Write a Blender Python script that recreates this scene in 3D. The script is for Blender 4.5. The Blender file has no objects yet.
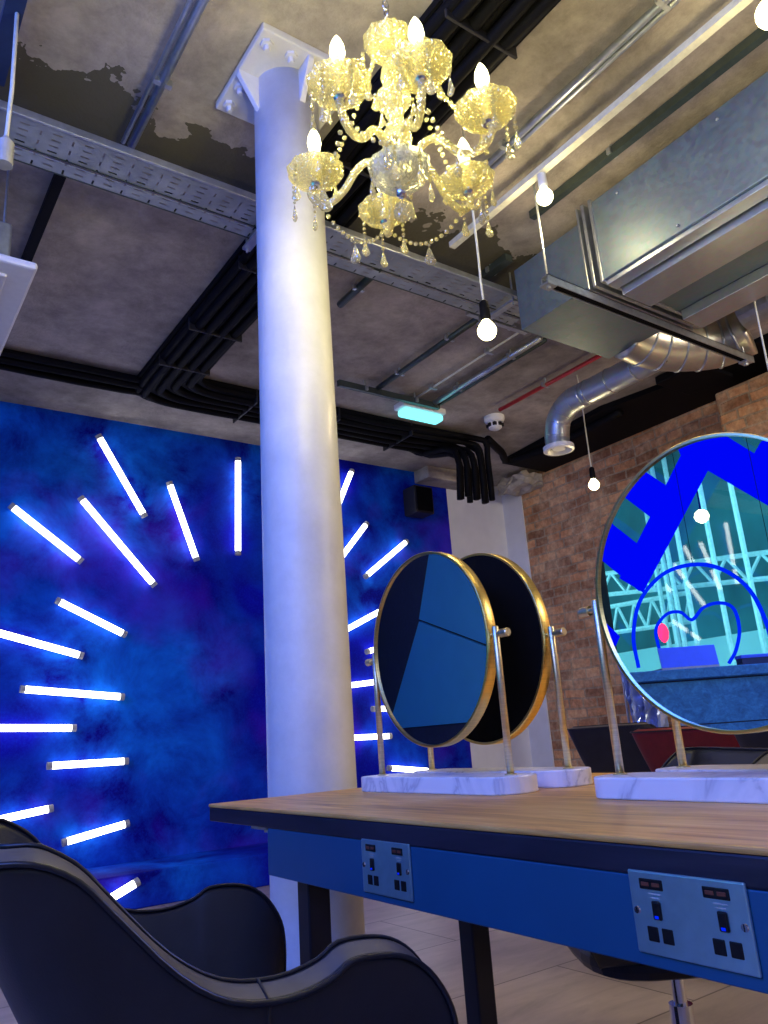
import bpy, bmesh, math, random
from mathutils import Vector, Matrix
random.seed(7)
C = bpy.context.scene.collection
PI = math.pi
EZ = 0.875                                   # eye height above the floor
F_PX = 774.06
R_ = Vector((0.81998443, -0.56849526, -0.06662344))
U_ = Vector((-0.10812162, -0.26813984, 0.95729345))
D_ = Vector((0.56208118, 0.77776228, 0.28133712))
EYE = Vector((0, 0, EZ))

def ray(x, y): return D_ + R_*((x-384)/F_PX) + U_*((512-y)/F_PX)
def on(axis, x, y, v):                       # point of the photo on the plane axis = v (room coordinates)
    q = ray(x, y); i = 'xyz'.index(axis)
    return EYE + q*((v-EYE[i])/q[i])
def onX(x, y, v): return on('x', x, y, v)
def onY(x, y, v): return on('y', x, y, v)
def onZ(x, y, v): return on('z', x, y, v)

# ------------------------------------------------------------------ tags
def tag(o, label=None, cat=None, group=None, kind=None):
    if label: o['label'] = label
    if cat: o['category'] = cat
    if group: o['group'] = group
    if kind: o['kind'] = kind
    return o
def empty(name, loc, label, cat, group=None, rz=0):
    o = bpy.data.objects.new(name, None); C.objects.link(o)
    o.location = loc; o.rotation_euler = (0, 0, rz); o.empty_display_size = .1
    return tag(o, label, cat, group)
def build(name, bm, mat, parent=None, smooth=False, bevel=0, seg=2, world=True):
    bmesh.ops.recalc_face_normals(bm, faces=bm.faces)
    me = bpy.data.meshes.new(name); bm.to_mesh(me); bm.free()
    if isinstance(mat, (list, tuple)):
        for m in mat: me.materials.append(m)
    else: me.materials.append(mat)
    for p in me.polygons: p.use_smooth = smooth
    o = bpy.data.objects.new(name, me); C.objects.link(o)
    if parent:
        o.parent = parent
        if world:                            # vertices given in room coordinates
            q = parent; M = Matrix()
            while q: 
                M = (Matrix.Translation(q.location) @ q.rotation_euler.to_matrix().to_4x4()) @ M; q = q.parent
            me.transform(M.inverted())
    if bevel:
        b = o.modifiers.new('bevel', 'BEVEL'); b.width = bevel; b.segments = seg; b.limit_method = 'ANGLE'; b.angle_limit = 0.6
    return o
def struct(name, bm, mat, **k):
    o = build(name, bm, mat, **k); o['kind'] = 'structure'; return o
def NB(): return bmesh.new()

def box(bm, a, b, mi=0):
    a = Vector(a); b = Vector(b)
    vs = [bm.verts.new((x, y, z)) for x in (a.x, b.x) for y in (a.y, b.y) for z in (a.z, b.z)]
    for f in ((0,1,3,2),(4,6,7,5),(0,4,5,1),(2,3,7,6),(0,2,6,4),(1,5,7,3)):
        bm.faces.new([vs[i] for i in f]).material_index = mi
    return bm
def frame_axes(d):
    d = d.normalized(); a = Vector((0,0,1)) if abs(d.z) < .9 else Vector((1,0,0))
    u = d.cross(a).normalized(); return u, d.cross(u).normalized()
def bar(bm, a, b, w, h):                     # rectangular bar, w sideways, h the other way
    a = Vector(a); b = Vector(b); u, v = frame_axes(b-a); r = []
    for p in (a, b):
        r.append([bm.verts.new(p + u*(sx*w/2) + v*(sy*h/2)) for sx, sy in ((-1,-1),(1,-1),(1,1),(-1,1))])
    for i in range(4): bm.faces.new((r[0][i], r[0][(i+1)%4], r[1][(i+1)%4], r[1][i]))
    bm.faces.new(r[0][::-1]); bm.faces.new(r[1]); return bm
def catmull(P, n=6):
    P = [Vector(p) for p in P]; Q = [P[0]*2-P[1]] + P + [P[-1]*2-P[-2]]; out = []
    for i in range(1, len(Q)-2):
        for k in range(n):
            t = k/n; a,b,c,d = Q[i-1],Q[i],Q[i+1],Q[i+2]
            out.append(.5*((2*b)+(c-a)*t+(2*a-5*b+4*c-d)*t*t+(3*b-a-3*c+d)*t**3))
    out.append(P[-1]); return out
def tube(bm, P, r, n=8, caps=True, closed=False):
    P = [Vector(p) for p in P]; rings = []; u = None
    for i, p in enumerate(P):
        if closed: d = P[(i+1) % len(P)] - P[i-1]
        else: d = P[min(i+1, len(P)-1)] - P[max(i-1, 0)]
        d.normalize()
        if u is None: u, _ = frame_axes(d)
        u = (u - d*u.dot(d)).normalized(); v = d.cross(u)
        rr = r[i] if isinstance(r, (list, tuple)) else r
        rings.append([bm.verts.new(p + (u*math.cos(2*PI*k/n) + v*math.sin(2*PI*k/n))*rr) for k in range(n)])
    m = len(rings)
    for i in range(m if closed else m-1):
        A, B = rings[i], rings[(i+1) % m]
        for k in range(n): bm.faces.new((A[k], A[(k+1)%n], B[(k+1)%n], B[k]))
    if caps and not closed: bm.faces.new(rings[0][::-1]); bm.faces.new(rings[-1])
    return bm
def lathe(bm, prof, c=(0,0,0), n=24, ax=None, scal=None, close=False):
    # prof: list of (r, t) along axis ax (default up) from c
    c = Vector(c); ax = Vector(ax or (0,0,1)).normalized(); u, v = frame_axes(ax); rings = []
    for j, (r, t) in enumerate(prof):
        if r < 1e-5: rings.append([bm.verts.new(c + ax*t)]); continue
        L = []
        for k in range(n):
            a = 2*PI*k/n; rr = r; tt = t
            if scal and scal[1][j]: rr = r*(1 + scal[1][j]*math.cos(scal[0]*a)); tt = t + .25*r*scal[1][j]*math.cos(scal[0]*a)
            L.append(bm.verts.new(c + (u*math.cos(a)+v*math.sin(a))*rr + ax*tt))
        rings.append(L)
    for A, B in zip(rings, rings[1:]):
        if len(A) == 1 and len(B) == 1: continue
        if len(A) == 1: [bm.faces.new((A[0], B[k], B[(k+1)%n])) for k in range(n)]
        elif len(B) == 1: [bm.faces.new((A[k], A[(k+1)%n], B[0])) for k in range(n)]
        else: [bm.faces.new((A[k], A[(k+1)%n], B[(k+1)%n], B[k])) for k in range(n)]
    if len(rings[0]) > 1 and not close: bm.faces.new(rings[0][::-1])
    if len(rings[-1]) > 1 and not close: bm.faces.new(rings[-1])
    return bm
def prism(bm, pts, d, mi=0):                 # polygon pts pushed along d
    d = Vector(d); A = [bm.verts.new(p) for p in pts]; B = [bm.verts.new(Vector(p)+d) for p in pts]
    n = len(pts); fs = [bm.faces.new(A), bm.faces.new(B[::-1])]
    fs += [bm.faces.new((A[i], B[i], B[(i+1)%n], A[(i+1)%n])) for i in range(n)]
    for f in fs: f.material_index = mi
    return bm
def blob(bm, c, r, s=(1,1,1), sub=1):
    M = Matrix.Translation(c) @ Matrix.Diagonal((s[0], s[1], s[2], 1))
    bmesh.ops.create_icosphere(bm, subdivisions=sub, radius=r, matrix=M); return bm

# ------------------------------------------------------------------ materials
class NT:
    def __init__(s, name):
        s.m = bpy.data.materials.new(name); s.m.use_nodes = True; s.t = s.m.node_tree; s.N = s.t.nodes; s.L = s.t.links
        s.b = s.N['Principled BSDF']; s.out = s.N['Material Output']
        s.pos = None
    def n(s, typ, ins=None, **k):
        o = s.N.new(typ)
        for a, v in k.items(): setattr(o, a, v)
        for a, v in (ins or {}).items():
            if isinstance(v, bpy.types.NodeSocket): s.L.new(v, o.inputs[a])
            else: o.inputs[a].default_value = v
        return o
    def P(s, scale=(1,1,1), loc=(0,0,0), rot=(0,0,0), obj=False):
        src = s.n('ShaderNodeTexCoord').outputs['Object'] if obj else s.n('ShaderNodeNewGeometry').outputs['Position']
        m = s.n('ShaderNodeMapping', {'Vector': src, 'Scale': scale, 'Location': loc, 'Rotation': rot}); return m.outputs[0]
    def noise(s, vec, scale=5, det=4, rough=.55, dist=0):
        return s.n('ShaderNodeTexNoise', {'Vector': vec, 'Scale': scale, 'Detail': det, 'Roughness': rough, 'Distortion': dist}).outputs['Fac']
    def ramp(s, fac, stops, interp='LINEAR'):
        r = s.n('ShaderNodeValToRGB', {'Fac': fac}); r.color_ramp.interpolation = interp; e = r.color_ramp.elements
        while len(e) < len(stops): e.new(.5)
        for i, (p, c) in enumerate(stops): e[i].position = p; e[i].color = (*c, 1) if len(c) == 3 else c
        return r.outputs['Color']
    def mix(s, f, a, b, mode='MIX'):
        m = s.n('ShaderNodeMix', data_type='RGBA', blend_type=mode)
        for i, v in ((0, f), (6, a), (7, b)):
            if isinstance(v, bpy.types.NodeSocket): s.L.new(v, m.inputs[i])
            else: m.inputs[i].default_value = v if i == 0 else (*v, 1)
        return m.outputs[2]
    def math(s, op, a, b=0., c=None):
        m = s.n('ShaderNodeMath', operation=op)
        for i, v in enumerate((a, b, c)):
            if v is None: continue
            if isinstance(v, bpy.types.NodeSocket): s.L.new(v, m.inputs[i])
            else: m.inputs[i].default_value = v
        return m.outputs[0]
    def set(s, **k):
        for a, v in k.items():
            i = s.b.inputs[a.replace('_', ' ')]
            if isinstance(v, bpy.types.NodeSocket): s.L.new(v, i)
            else: i.default_value = (*v, 1) if isinstance(v, tuple) and len(v) == 3 else v
        return s
    def bump(s, h, st=.3, dist=.01):
        b = s.n('ShaderNodeBump', {'Height': h, 'Strength': st, 'Distance': dist}); s.L.new(b.outputs[0], s.b.inputs['Normal']); return s

def plain(name, col, rough=.5, metal=0, emit=None, es=0, var=.12, scale=30, bump=0, coat=0, spec=.5):
    t = NT(name); v = t.noise(t.P(obj=True), scale, 3)
    dark = tuple(c*(1-var) for c in col); lite = tuple(min(1, c*(1+var)) for c in col)
    t.set(Base_Color=t.ramp(v, [(.3, dark), (.7, lite)]), Roughness=rough, Metallic=metal)
    t.b.inputs['Coat Weight'].default_value = coat; t.b.inputs['Specular IOR Level'].default_value = spec
    if emit: t.set(Emission_Color=emit, Emission_Strength=es)
    if bump: t.bump(v, bump, .004)
    return t.m
def emitter(name, col, s):
    t = NT(name); e = t.n('ShaderNodeEmission', {'Color': (*col, 1), 'Strength': s}); t.L.new(e.outputs[0], t.out.inputs['Surface']); return t.m

M = {}
def concrete():
    t = NT('cast_concrete_slab'); p = t.P()
    big = t.noise(p, 1.1, 6, .62, .2); mid = t.noise(p, 4, 7, .74, .15); fine = t.noise(p, 45, 4)
    base = t.ramp(big, [(.30, (.20,.185,.17)), (.5, (.36,.335,.31)), (.72, (.50,.475,.45))])
    base = t.mix(.55, base, t.ramp(mid, [(.33, (.20,.18,.165)), (.64, (.74,.70,.66))]), 'OVERLAY')
    # broken skim coat: darker olive patches beside the tray and near the column
    geo = t.n('ShaderNodeSeparateXYZ', {'Vector': t.P()})
    y = geo.outputs[1]; x = geo.outputs[0]
    wob = t.noise(t.P((1,1,1)), 2.6, 5, .6)
    edge = t.math('ADD', y, t.math('MULTIPLY', wob, 1.0))      # dark strip 2.45..2.8 with a ragged near edge
    strip = t.math('MULTIPLY', t.math('GREATER_THAN', edge, 3.02), t.math('LESS_THAN', y, 2.78))
    base = t.mix(strip, base, (.10, .092, .062))
    t.set(Base_Color=base, Roughness=.85); t.bump(t.math('ADD', mid, t.math('MULTIPLY', fine, .4)), .5, .02); return t.m
M['ceil'] = concrete()
def mural():
    t = NT('blue_nebula_mural'); p = t.P()
    a = t.noise(p, .75, 2, .5, .4); b = t.noise(t.P((1,1,1), (3,1,7)), 2.2, 8, .68, .3); g = t.noise(p, 60, 3, .7)
    mask = t.math('MULTIPLY', t.ramp(a, [(.42, (0,0,0)), (.62, (1,1,1))]), t.ramp(b, [(.36, (0,0,0)), (.70, (1,1,1))]))
    base = t.mix(t.ramp(b, [(.3, (0,0,0)), (.7, (1,1,1))]), (.0, .0004, .20), (.0, .0015, .52))
    base = t.mix(t.math('MULTIPLY', mask, 1.0), base, (.003, .22, .95))
    pm = t.noise(t.P((1,1,1), (9,3,2)), 1.1, 3, .6)
    base = t.mix(t.math('MULTIPLY', t.ramp(pm, [(.52, (0,0,0)), (.72, (1,1,1))]), .5), base, (.11, .012, .75))
    base = t.mix(t.math('MULTIPLY', t.ramp(g, [(.45, (0,0,0)), (.75, (1,1,1))]), .22), base, (.003, .08, .85))
    t.set(Base_Color=base, Roughness=.75); t.b.inputs['Specular IOR Level'].default_value = .12; return t.m
M['mural'] = mural()
M['white'] = plain('white_painted_plaster', (.72,.73,.78), .7, var=.04, scale=6, bump=.1)
def brick():
    t = NT('old_brown_brickwork'); q = t.n('ShaderNodeSeparateXYZ', {'Vector': t.P()})
    vec = t.n('ShaderNodeCombineXYZ', {'X': t.math('ADD', q.outputs[1], t.math('MULTIPLY', q.outputs[0], 1.0)), 'Y': q.outputs[2]}).outputs[0]
    wob = t.n('ShaderNodeTexNoise', {'Vector': vec, 'Scale': 3.})
    vec = t.n('ShaderNodeVectorMath', {0: vec, 1: t.n('ShaderNodeVectorMath', {0: wob.outputs['Color'], 1: (.055,.055,.055)}, operation='MULTIPLY').outputs[0]}, operation='ADD').outputs[0]
    br = t.n('ShaderNodeTexBrick', {'Vector': vec, 'Scale': 1., 'Brick Width': .235, 'Row Height': .088, 'Mortar Size': .010, 'Mortar Smooth': .3, 'Bias': 0.,
        'Color1': (.66,.31,.14,1), 'Color2': (.22,.095,.045,1), 'Mortar': (.32,.23,.15,1)})
    br.offset = .5; br.squash = .7; br.squash_frequency = 3
    n1 = t.noise(t.P(), 3.5, 5, .7); n2 = t.noise(t.P(), 22, 4, .7)
    c = t.mix(t.ramp(n1, [(.42, (0,0,0)), (.62, (1,1,1))]), br.outputs['Color'], (.62,.43,.26), 'MIX')
    c = t.mix(.55, br.outputs['Color'], c)
    c = t.mix(.7, c, t.ramp(n2, [(.3, (.3,.3,.3)), (.7, (.85,.85,.85))]), 'OVERLAY')
    t.set(Base_Color=c, Roughness=.85)
    t.bump(t.math('SUBTRACT', t.math('MULTIPLY', n2, .5), br.outputs['Fac']), .8, .012); return t.m
M['brick'] = brick()
def floor():
    t = NT('large_stone_floor_tiles')
    br = t.n('ShaderNodeTexBrick', {'Vector': t.P((1,1,1)), 'Scale': 1., 'Brick Width': 1.2, 'Row Height': .6, 'Mortar Size': .004, 'Color1': (.42,.36,.34,1), 'Color2': (.36,.31,.30,1), 'Mortar': (.12,.10,.10,1)})
    n = t.noise(t.P((1,3,1)), 3, 6, .65, .5)
    c = t.mix(.5, br.outputs['Color'], t.ramp(n, [(.3, (.3,.26,.25)), (.7, (.75,.68,.66))]), 'OVERLAY')
    t.set(Base_Color=c, Roughness=.38); return t.m
M['floor'] = floor()
def wood(name, cols, axis='y', rough=.45, planks=None):
    t = NT(name); s = (9, .9, 9) if axis == 'y' else (.9, 9, 9)
    g = t.noise(t.P(s), 2.2, 8, .62, 1.4); k = t.noise(t.P((s[0]*6, s[1]*3, s[2]*6)), 2, 3)
    c = t.ramp(g, [(.28, cols[0]), (.5, cols[1]), (.72, cols[2])])
    c = t.mix(.4, c, t.ramp(k, [(.3, (.35,.35,.35)), (.7, (.7,.7,.7))]), 'OVERLAY')
    if planks:
        q = t.n('ShaderNodeSeparateXYZ', {'Vector': t.P()}).outputs['XYZ'.index(planks[0])]
        m = t.math('LESS_THAN', t.math('FRACT', t.math('DIVIDE', q, planks[1])), .03)
        c = t.mix(m, c, tuple(v*.15 for v in cols[0]))
    t.set(Base_Color=c, Roughness=rough); t.bump(g, .12, .003); return t.m
M['wood'] = wood('oak_table_top', [(.42,.17,.035), (.72,.36,.08), (.90,.54,.17)])
M['edge'] = wood('dark_table_edge', [(.008,.008,.016), (.014,.013,.026), (.026,.022,.04)])
M['counter'] = wood('counter_boards_blue_light_in_colour', [(.015,.11,.26), (.03,.20,.42), (.06,.30,.58)], planks=('Z', .21), rough=.6)  # blue light falling on the boards is put into their base colour
M['apron'] = plain('steel_apron_paint', (.012,.095,.21), .42, .2, var=.06, scale=5)
M['blacksteel'] = plain('black_powder_coat', (.012,.012,.018), .4, .3)
def marble():
    t = NT('white_veined_marble'); n = t.noise(t.P((1,1,1)), 4.5, 5, .55, 1.2); f = t.noise(t.P(), 60, 3)
    v = t.math('ABSOLUTE', t.math('SUBTRACT', n, .5))
    c = t.ramp(v, [(0, (.58,.58,.64)), (.02, (.78,.78,.82)), (.07, (.88,.87,.90))])
    t.set(Base_Color=c, Roughness=.28); return t.m
M['marble'] = marble()
def brass(name, col, rough, axis=2):
    t = NT(name); s = [4,4,4]; s[axis] = 260
    n = t.noise(t.P(tuple(s), obj=True), 1.5, 2)
    t.set(Base_Color=t.ramp(n, [(.3, tuple(c*.82 for c in col)), (.7, col)]), Metallic=1., Roughness=rough); return t.m
M['brass'] = brass('brushed_brass', (.95,.70,.22), .30)
M['brasspole'] = brass('satin_brass_rod', (.92,.82,.50), .36)
M['mirror'] = (lambda t: (t.set(Base_Color=t.ramp(t.noise(t.P(), 2), [(0,(.86,.90,.92)),(1,(.90,.93,.95))]), Metallic=1., Roughness=.0), t.m)[1])(NT('silvered_glass'))
M['velvet'] = plain('black_backing', (.004,.004,.005), .9, spec=.1)
def galv(name, col=(.28,.36,.385), rough=.50):
    t = NT(name); v = t.n('ShaderNodeTexVoronoi', {'Vector': t.P(), 'Scale': 55.}); n = t.noise(t.P(), 2.5, 6, .7, .5)
    c = t.mix(.12, t.ramp(n, [(.2, tuple(a*.75 for a in col)), (.8, col)]), v.outputs['Color'], 'SOFT_LIGHT')
    bw = t.n('ShaderNodeRGBToBW', {'Color': v.outputs['Color']}).outputs[0]
    t.set(Base_Color=c, Metallic=.8, Roughness=t.math('ADD', t.math('MULTIPLY', bw, .16), rough-.08)); return t.m
M['galv'] = galv('galvanised_duct_sheet')
M['galv2'] = galv('spiral_duct_sheet', (.60,.66,.70), .36)
M['foil'] = galv('aluminium_flexible_duct', (.62,.58,.48), .35)
M['steel'] = plain('zinc_steel', (.50,.54,.56), .35, .85)
M['darksteel'] = plain('dark_green_steel', (.06,.08,.075), .45, .5)
def perf():
    t = NT('perforated_tray_steel'); q = t.n('ShaderNodeSeparateXYZ', {'Vector': t.P()})
    x, y = q.outputs[0], q.outputs[1]
    def cell(v, p, w, off=0.):
        f = t.math('FRACT', t.math('DIVIDE', t.math('ADD', v, off), p)); return t.math('LESS_THAN', f, w)
    a = t.math('MULTIPLY', cell(x, .12, .30), cell(y, .034, .28))      # dashes along the tray
    b = t.math('MULTIPLY', cell(x, .12, .07, .045), cell(y, .055, .5)) # short cross slots
    h = t.math('MAXIMUM', a, b)
    tr = t.n('ShaderNodeBsdfTransparent'); mx = t.n('ShaderNodeMixShader', {0: h, 1: t.b.outputs[0], 2: tr.outputs[0]})
    t.L.new(mx.outputs[0], t.out.inputs['Surface'])
    n = t.noise(t.P(), 8, 3); t.set(Base_Color=t.ramp(n, [(.3,(.28,.31,.33)),(.7,(.42,.46,.48))]), Metallic=.5, Roughness=.45); return t.m
M['perf'] = perf()
M['cable'] = plain('black_cable_sheath', (.005,.005,.007), .6, spec=.08, scale=12)
M['tie'] = plain('black_cable_tie', (.012,.012,.015), .5)
M['red'] = plain('red_pipe_paint', (.55,.02,.02), .35)
M['redleather'] = plain('dark_red_leather', (.20,.006,.012), .4)
M['plastic'] = plain('white_plastic', (.78,.79,.80), .35, var=.03)
M['column'] = (lambda t: (t.set(Base_Color=t.ramp(t.noise(t.P(), 7, 5, .7), [(.3,(.58,.58,.60)),(.7,(.70,.70,.73))]), Roughness=.38), t.bump(t.noise(t.P(), 26, 4), .18, .006), t.m)[2])(NT('white_gloss_cast_iron'))
M['leather'] = (lambda t: (t.set(Base_Color=t.ramp(t.noise(t.P(obj=True), 14, 4), [(.3,(.009,.010,.016)),(.7,(.016,.018,.026))]), Roughness=.42), t.bump(t.n('ShaderNodeTexVoronoi', {'Vector': t.P(obj=True), 'Scale': 420.}).outputs['Distance'], .12, .001), t.m)[2])(NT('black_leather'))
M['band'] = plain('leather_edge_lamplight_in_colour', (.115,.10,.085), .5)  # same black leather, lightened: chandelier light on the rim put into the colour
M['welt'] = plain('black_welt_cord', (.012,.012,.016), .35)
M['socket'] = plain('brushed_socket_plate', (.36,.62,.72), .3, .8, var=.05, scale=60)
M['slot'] = plain('black_socket_insert', (.004,.004,.006), .35)
M['usb'] = plain('usb_slot_metal', (.25,.08,.05), .4, .5)
def crystal(name, col=(1,.95,.62), k=.5):
    t = NT(name); v = t.n('ShaderNodeTexVoronoi', {'Vector': t.P(obj=True), 'Scale': 95.}, feature='DISTANCE_TO_EDGE').outputs['Distance']
    t.set(Base_Color=(*col,), Roughness=.12, IOR=1.5, Transmission_Weight=.6); t.bump(v, 1., .006)
    tl = t.n('ShaderNodeBsdfTranslucent', {'Color': (col[0]*.46, col[1]*.44, col[2]*.34, 1)}); gl = t.n('ShaderNodeBsdfGlossy', {'Color': (1,.96,.75,1), 'Roughness': .15})
    tp = t.n('ShaderNodeBsdfTransparent', {'Color': (1,.97,.8,1)})
    bn = t.N[-1]
    for x in t.N:
        if x.type == 'BUMP': t.L.new(x.outputs[0], gl.inputs['Normal'])
    a = t.n('ShaderNodeMixShader', {0: .72, 1: tl.outputs[0], 2: t.b.outputs[0]})
    b = t.n('ShaderNodeMixShader', {0: .25, 1: a.outputs[0], 2: gl.outputs[0]})
    c = t.n('ShaderNodeMixShader', {0: k, 1: b.outputs[0], 2: tp.outputs[0]})
    t.L.new(c.outputs[0], t.out.inputs['Surface']); return t.m
M['crystal'] = crystal('cut_crystal', k=.40)
M['crystalarm'] = crystal('crystal_arm_glass', (1,.94,.55), .22)
M['crystalbowl'] = crystal('pressed_crystal_bowl', (1,.95,.55), .50)
M['chrome'] = plain('polished_chrome', (.75,.76,.80), .1, 1., var=.03)
M['bulb'] = emitter('warm_candle_bulb', (1,.92,.50), 9)
M['bulb2'] = emitter('warm_globe_bulb', (1,.90,.45), 12)
M['tubeE'] = emitter('white_light_tube', (1,.98,.95), 5.5)
M['cap'] = plain('grey_end_cap', (.45,.45,.42), .5)
M['emerg'] = emitter('aqua_lit_diffuser', (.22,.90,.95), 1.6)
M['cord'] = plain('cream_flex', (.72,.72,.60), .5)
M['candle'] = plain('ivory_candle_sleeve', (.85,.80,.55), .5)
M['letter'] = emitter('blue_window_sign', (.0,.002,1.), 1.0)
M['neon'] = emitter('blue_neon_tube', (.0,.02,1.), 1.0)
M['teal'] = plain('teal_lit_facade', (.05,.24,.28), .8, var=.4, scale=1.2)
M['palewall'] = plain('pale_rendered_wall', (.50,.88,.95), .7, var=.08, scale=2)
M['scaf'] = plain('galvanised_scaffold_pole', (.50,.72,.76), .5, .1)
M['screen'] = plain('laptop_lid', (.06,.16,.95), .35, .1, var=.03)
M['stick'] = plain('yellow_light_stick', (.9,.65,.2), .5, emit=(1,.6,.15), es=.9)
M['stickp'] = plain('pink_light_stick', (.8,.2,.5), .5, emit=(.9,.2,.5), es=.7)
M['redlamp'] = emitter('red_signal_lamp', (1,.02,.08), 4)
M['panel'] = plain('blue_cabinet_laminate', (.03,.34,1.), .45, var=.08, scale=2)
M['paneld'] = plain('navy_laminate', (.012,.03,.09), .5)
M['speaker'] = plain('black_speaker_case', (.006,.006,.012), .5)
M['poster'] = plain('blue_and_white_board', (.30,.45,.85), .5)
M['wrap'] = plain('crinkled_blue_plastic', (.35,.45,.80), .12, .55, var=.35, scale=9)

def glass():
    t = NT('window_glass'); tp = t.n('ShaderNodeBsdfTransparent', {'Color': (.92,.98,1,1)}); gl = t.n('ShaderNodeBsdfGlossy', {'Roughness': .02, 'Color': (1,1,1,1)})
    mx = t.n('ShaderNodeMixShader', {0: .06, 1: tp.outputs[0], 2: gl.outputs[0]}); t.L.new(mx.outputs[0], t.out.inputs['Surface']); return t.m
M['glass'] = glass()

# ------------------------------------------------------------------ the room
CZ = EZ + 2.5            # ceiling 3.375
YB, XR, XL, YF = 5.65, 5.65, -1.8, -3.0
XC = -1.05                # recessed cupboard wall, far left
bm = NB(); box(bm, (XL-.2, YF-.2, -.1), (XR+.2, YB+.2, 0)); struct('floor', bm, M['floor'])
bm = NB(); box(bm, (XL-.2, YF-.2, CZ), (XR+.2, YB+.2, CZ+.15)); struct('ceiling', bm, M['ceil'])
xw = onY(449, 520, YB).x
bm = NB(); box(bm, (XL-.2, YB, 0), (xw, YB+.15, CZ), 0); box(bm, (xw, YB, 0), (XR+.2, YB+.15, CZ), 1)
struct('wall_back', bm, [M['mural'], M['white']])
yb = 5.375
bm = NB(); box(bm, (XR, YF, 0), (XR+.15, yb, CZ), 0); box(bm, (XR-.012, yb, 0), (XR+.15, YB, CZ), 1)
struct('wall_right', bm, [M['brick'], M['white']])
bm = NB(); box(bm, (5.3, -2.2, 0), (XR+.05, 2.93, EZ+2.365), 0); struct('trim_1', bm, M['brick'], bevel=.02)
bm = NB(); box(bm, (XL-.2, YF-.15, 0), (XR+.2, YF, CZ)); struct('wall_front', bm, M['white'])
# window wall on the left, behind the counter
wy0, wy1, wz0, wz1 = -1.6, 3.75, .85, 3.15
bm = NB()
box(bm, (XL-.15, YF, 0), (XL, wy0, CZ)); box(bm, (XL-.15, wy1, 0), (XL, YB, CZ))
box(bm, (XL-.15, wy0, 0), (XL, wy1, wz0)); box(bm, (XL-.15, wy0, wz1), (XL, wy1, CZ))
struct('wall_left', bm, M['white'])
wf = NB()
for y in (wy0+.03, wy1-.03): box(wf, (XL-.10, y-.03, wz0), (XL-.02, y+.03, wz1))
for z in (wz0+.03, wz1-.03): box(wf, (XL-.10, wy0, z-.03), (XL-.02, wy1, z+.03))
w1 = struct('window_1', wf, M['blacksteel'])
g = NB(); box(g, (XL-.065, wy0+.05, wz0+.05), (XL-.057, wy1-.05, wz1-.05)); build('window_glass', g, M['glass'], w1)

bm = NB(); box(bm, (-.95, 5.08, 0), (3.3, YB, .20)); struct('trim_4', bm, M['mural'], bevel=.01)
# blue lettering and neon of the shop window: shapes seen in the right-hand mirror (mirror plane x = MX)
MX = 1.215
TH_T = math.radians(-1.8); TP = Vector((.806, 1.95, 0))          # the long table stands very slightly askew
def tf(v, th=TH_T): return TP + Matrix.Rotation(th, 3, 'Z') @ (Vector(v)-TP)
def seat(t): 
    z = t.location.z; t.location = tf(t.location); t.location.z = z; t.rotation_euler.z += TH_T; return t
def mir(x, y, X, c=(1.2075, .725, 0), yaw=0.): # photo point seen in a table mirror -> real point on the plane x = X
    n = Matrix.Rotation(TH_T+yaw, 3, 'Z') @ Vector((1,0,0)); q = ray(x, y); c = tf(c); c.z = EZ
    p = EYE + q*((c-EYE).dot(n)/q.dot(n)); q = q - n*2*q.dot(n); return p + q*((X-p.x)/q.x)
def c1(x, y, X): return mir(590+x/4.315, 430+y/4.315, X)
def c2(x, y, X): return mir(590+x/4.315, 560+y/4.315, X)
XS = XL + .01
sg = empty('window_sign', (XS, 2.6, 2.1), 'bright blue slanted block letter filling the top of the shop window', 'sign')
for k, poly in enumerate(([(430,40),(510,175),(230,700),(215,690),(130,640),(205,490)], [(240,180),(330,240),(262,375),(145,285),(30,200),(120,90)],
             [(90,400),(205,490),(225,690),(215,695),(45,555),(-60,470),(-10,330)], [(395,110),(330,-40),(500,-80),(595,30),(712,102),(742,50),(840,20),(900,420),(768,325),(510,175)])):
    b = NB(); prism(b, [c1(x, y, XS+.002*k) for x, y in poly], (.008, 0, 0)); build('letter_stroke', b, M['letter'], sg)
b = NB(); prism(b, [c2(x, y, XS) for x, y in ((60,262),(130,330),(112,372),(70,320))], (.008,0,0)); build('letter_stroke', b, M['letter'], sg)
hb = empty('neon_arch', (XL+.07, 2.6, 1.1), 'tall blue neon arch glowing in the shop window', 'neon light')
b = NB(); tube(b, catmull([c2(x, y, XL+.07) for x, y in ((210,465),(188,330),(215,180),(310,65),(440,20),(570,40),(690,130),(768,290),(790,420))]), .012, 8); build('neon_tube', b, M['neon'], hb, smooth=True)
b = NB()
for y in (2.35, 2.85): tube(b, [(XL+.07, y, 1.75), (XL+.07, y, CZ)], .002, 4)
build('hanging_wire', b, M['cable'], hb)
hb = empty('neon_heart', (XL+.10, 2.6, 1.1), 'small blue neon heart standing inside the tall neon arch', 'neon light')
b = NB(); tube(b, catmull([c2(x, y, XL+.10) for x, y in ((300,390),(285,300),(330,235),(390,225),(440,258),(490,205),(560,185),(620,210),(645,300),(630,390),(600,445))]), .010, 8); build('neon_tube', b, M['neon'], hb, smooth=True)

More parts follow.
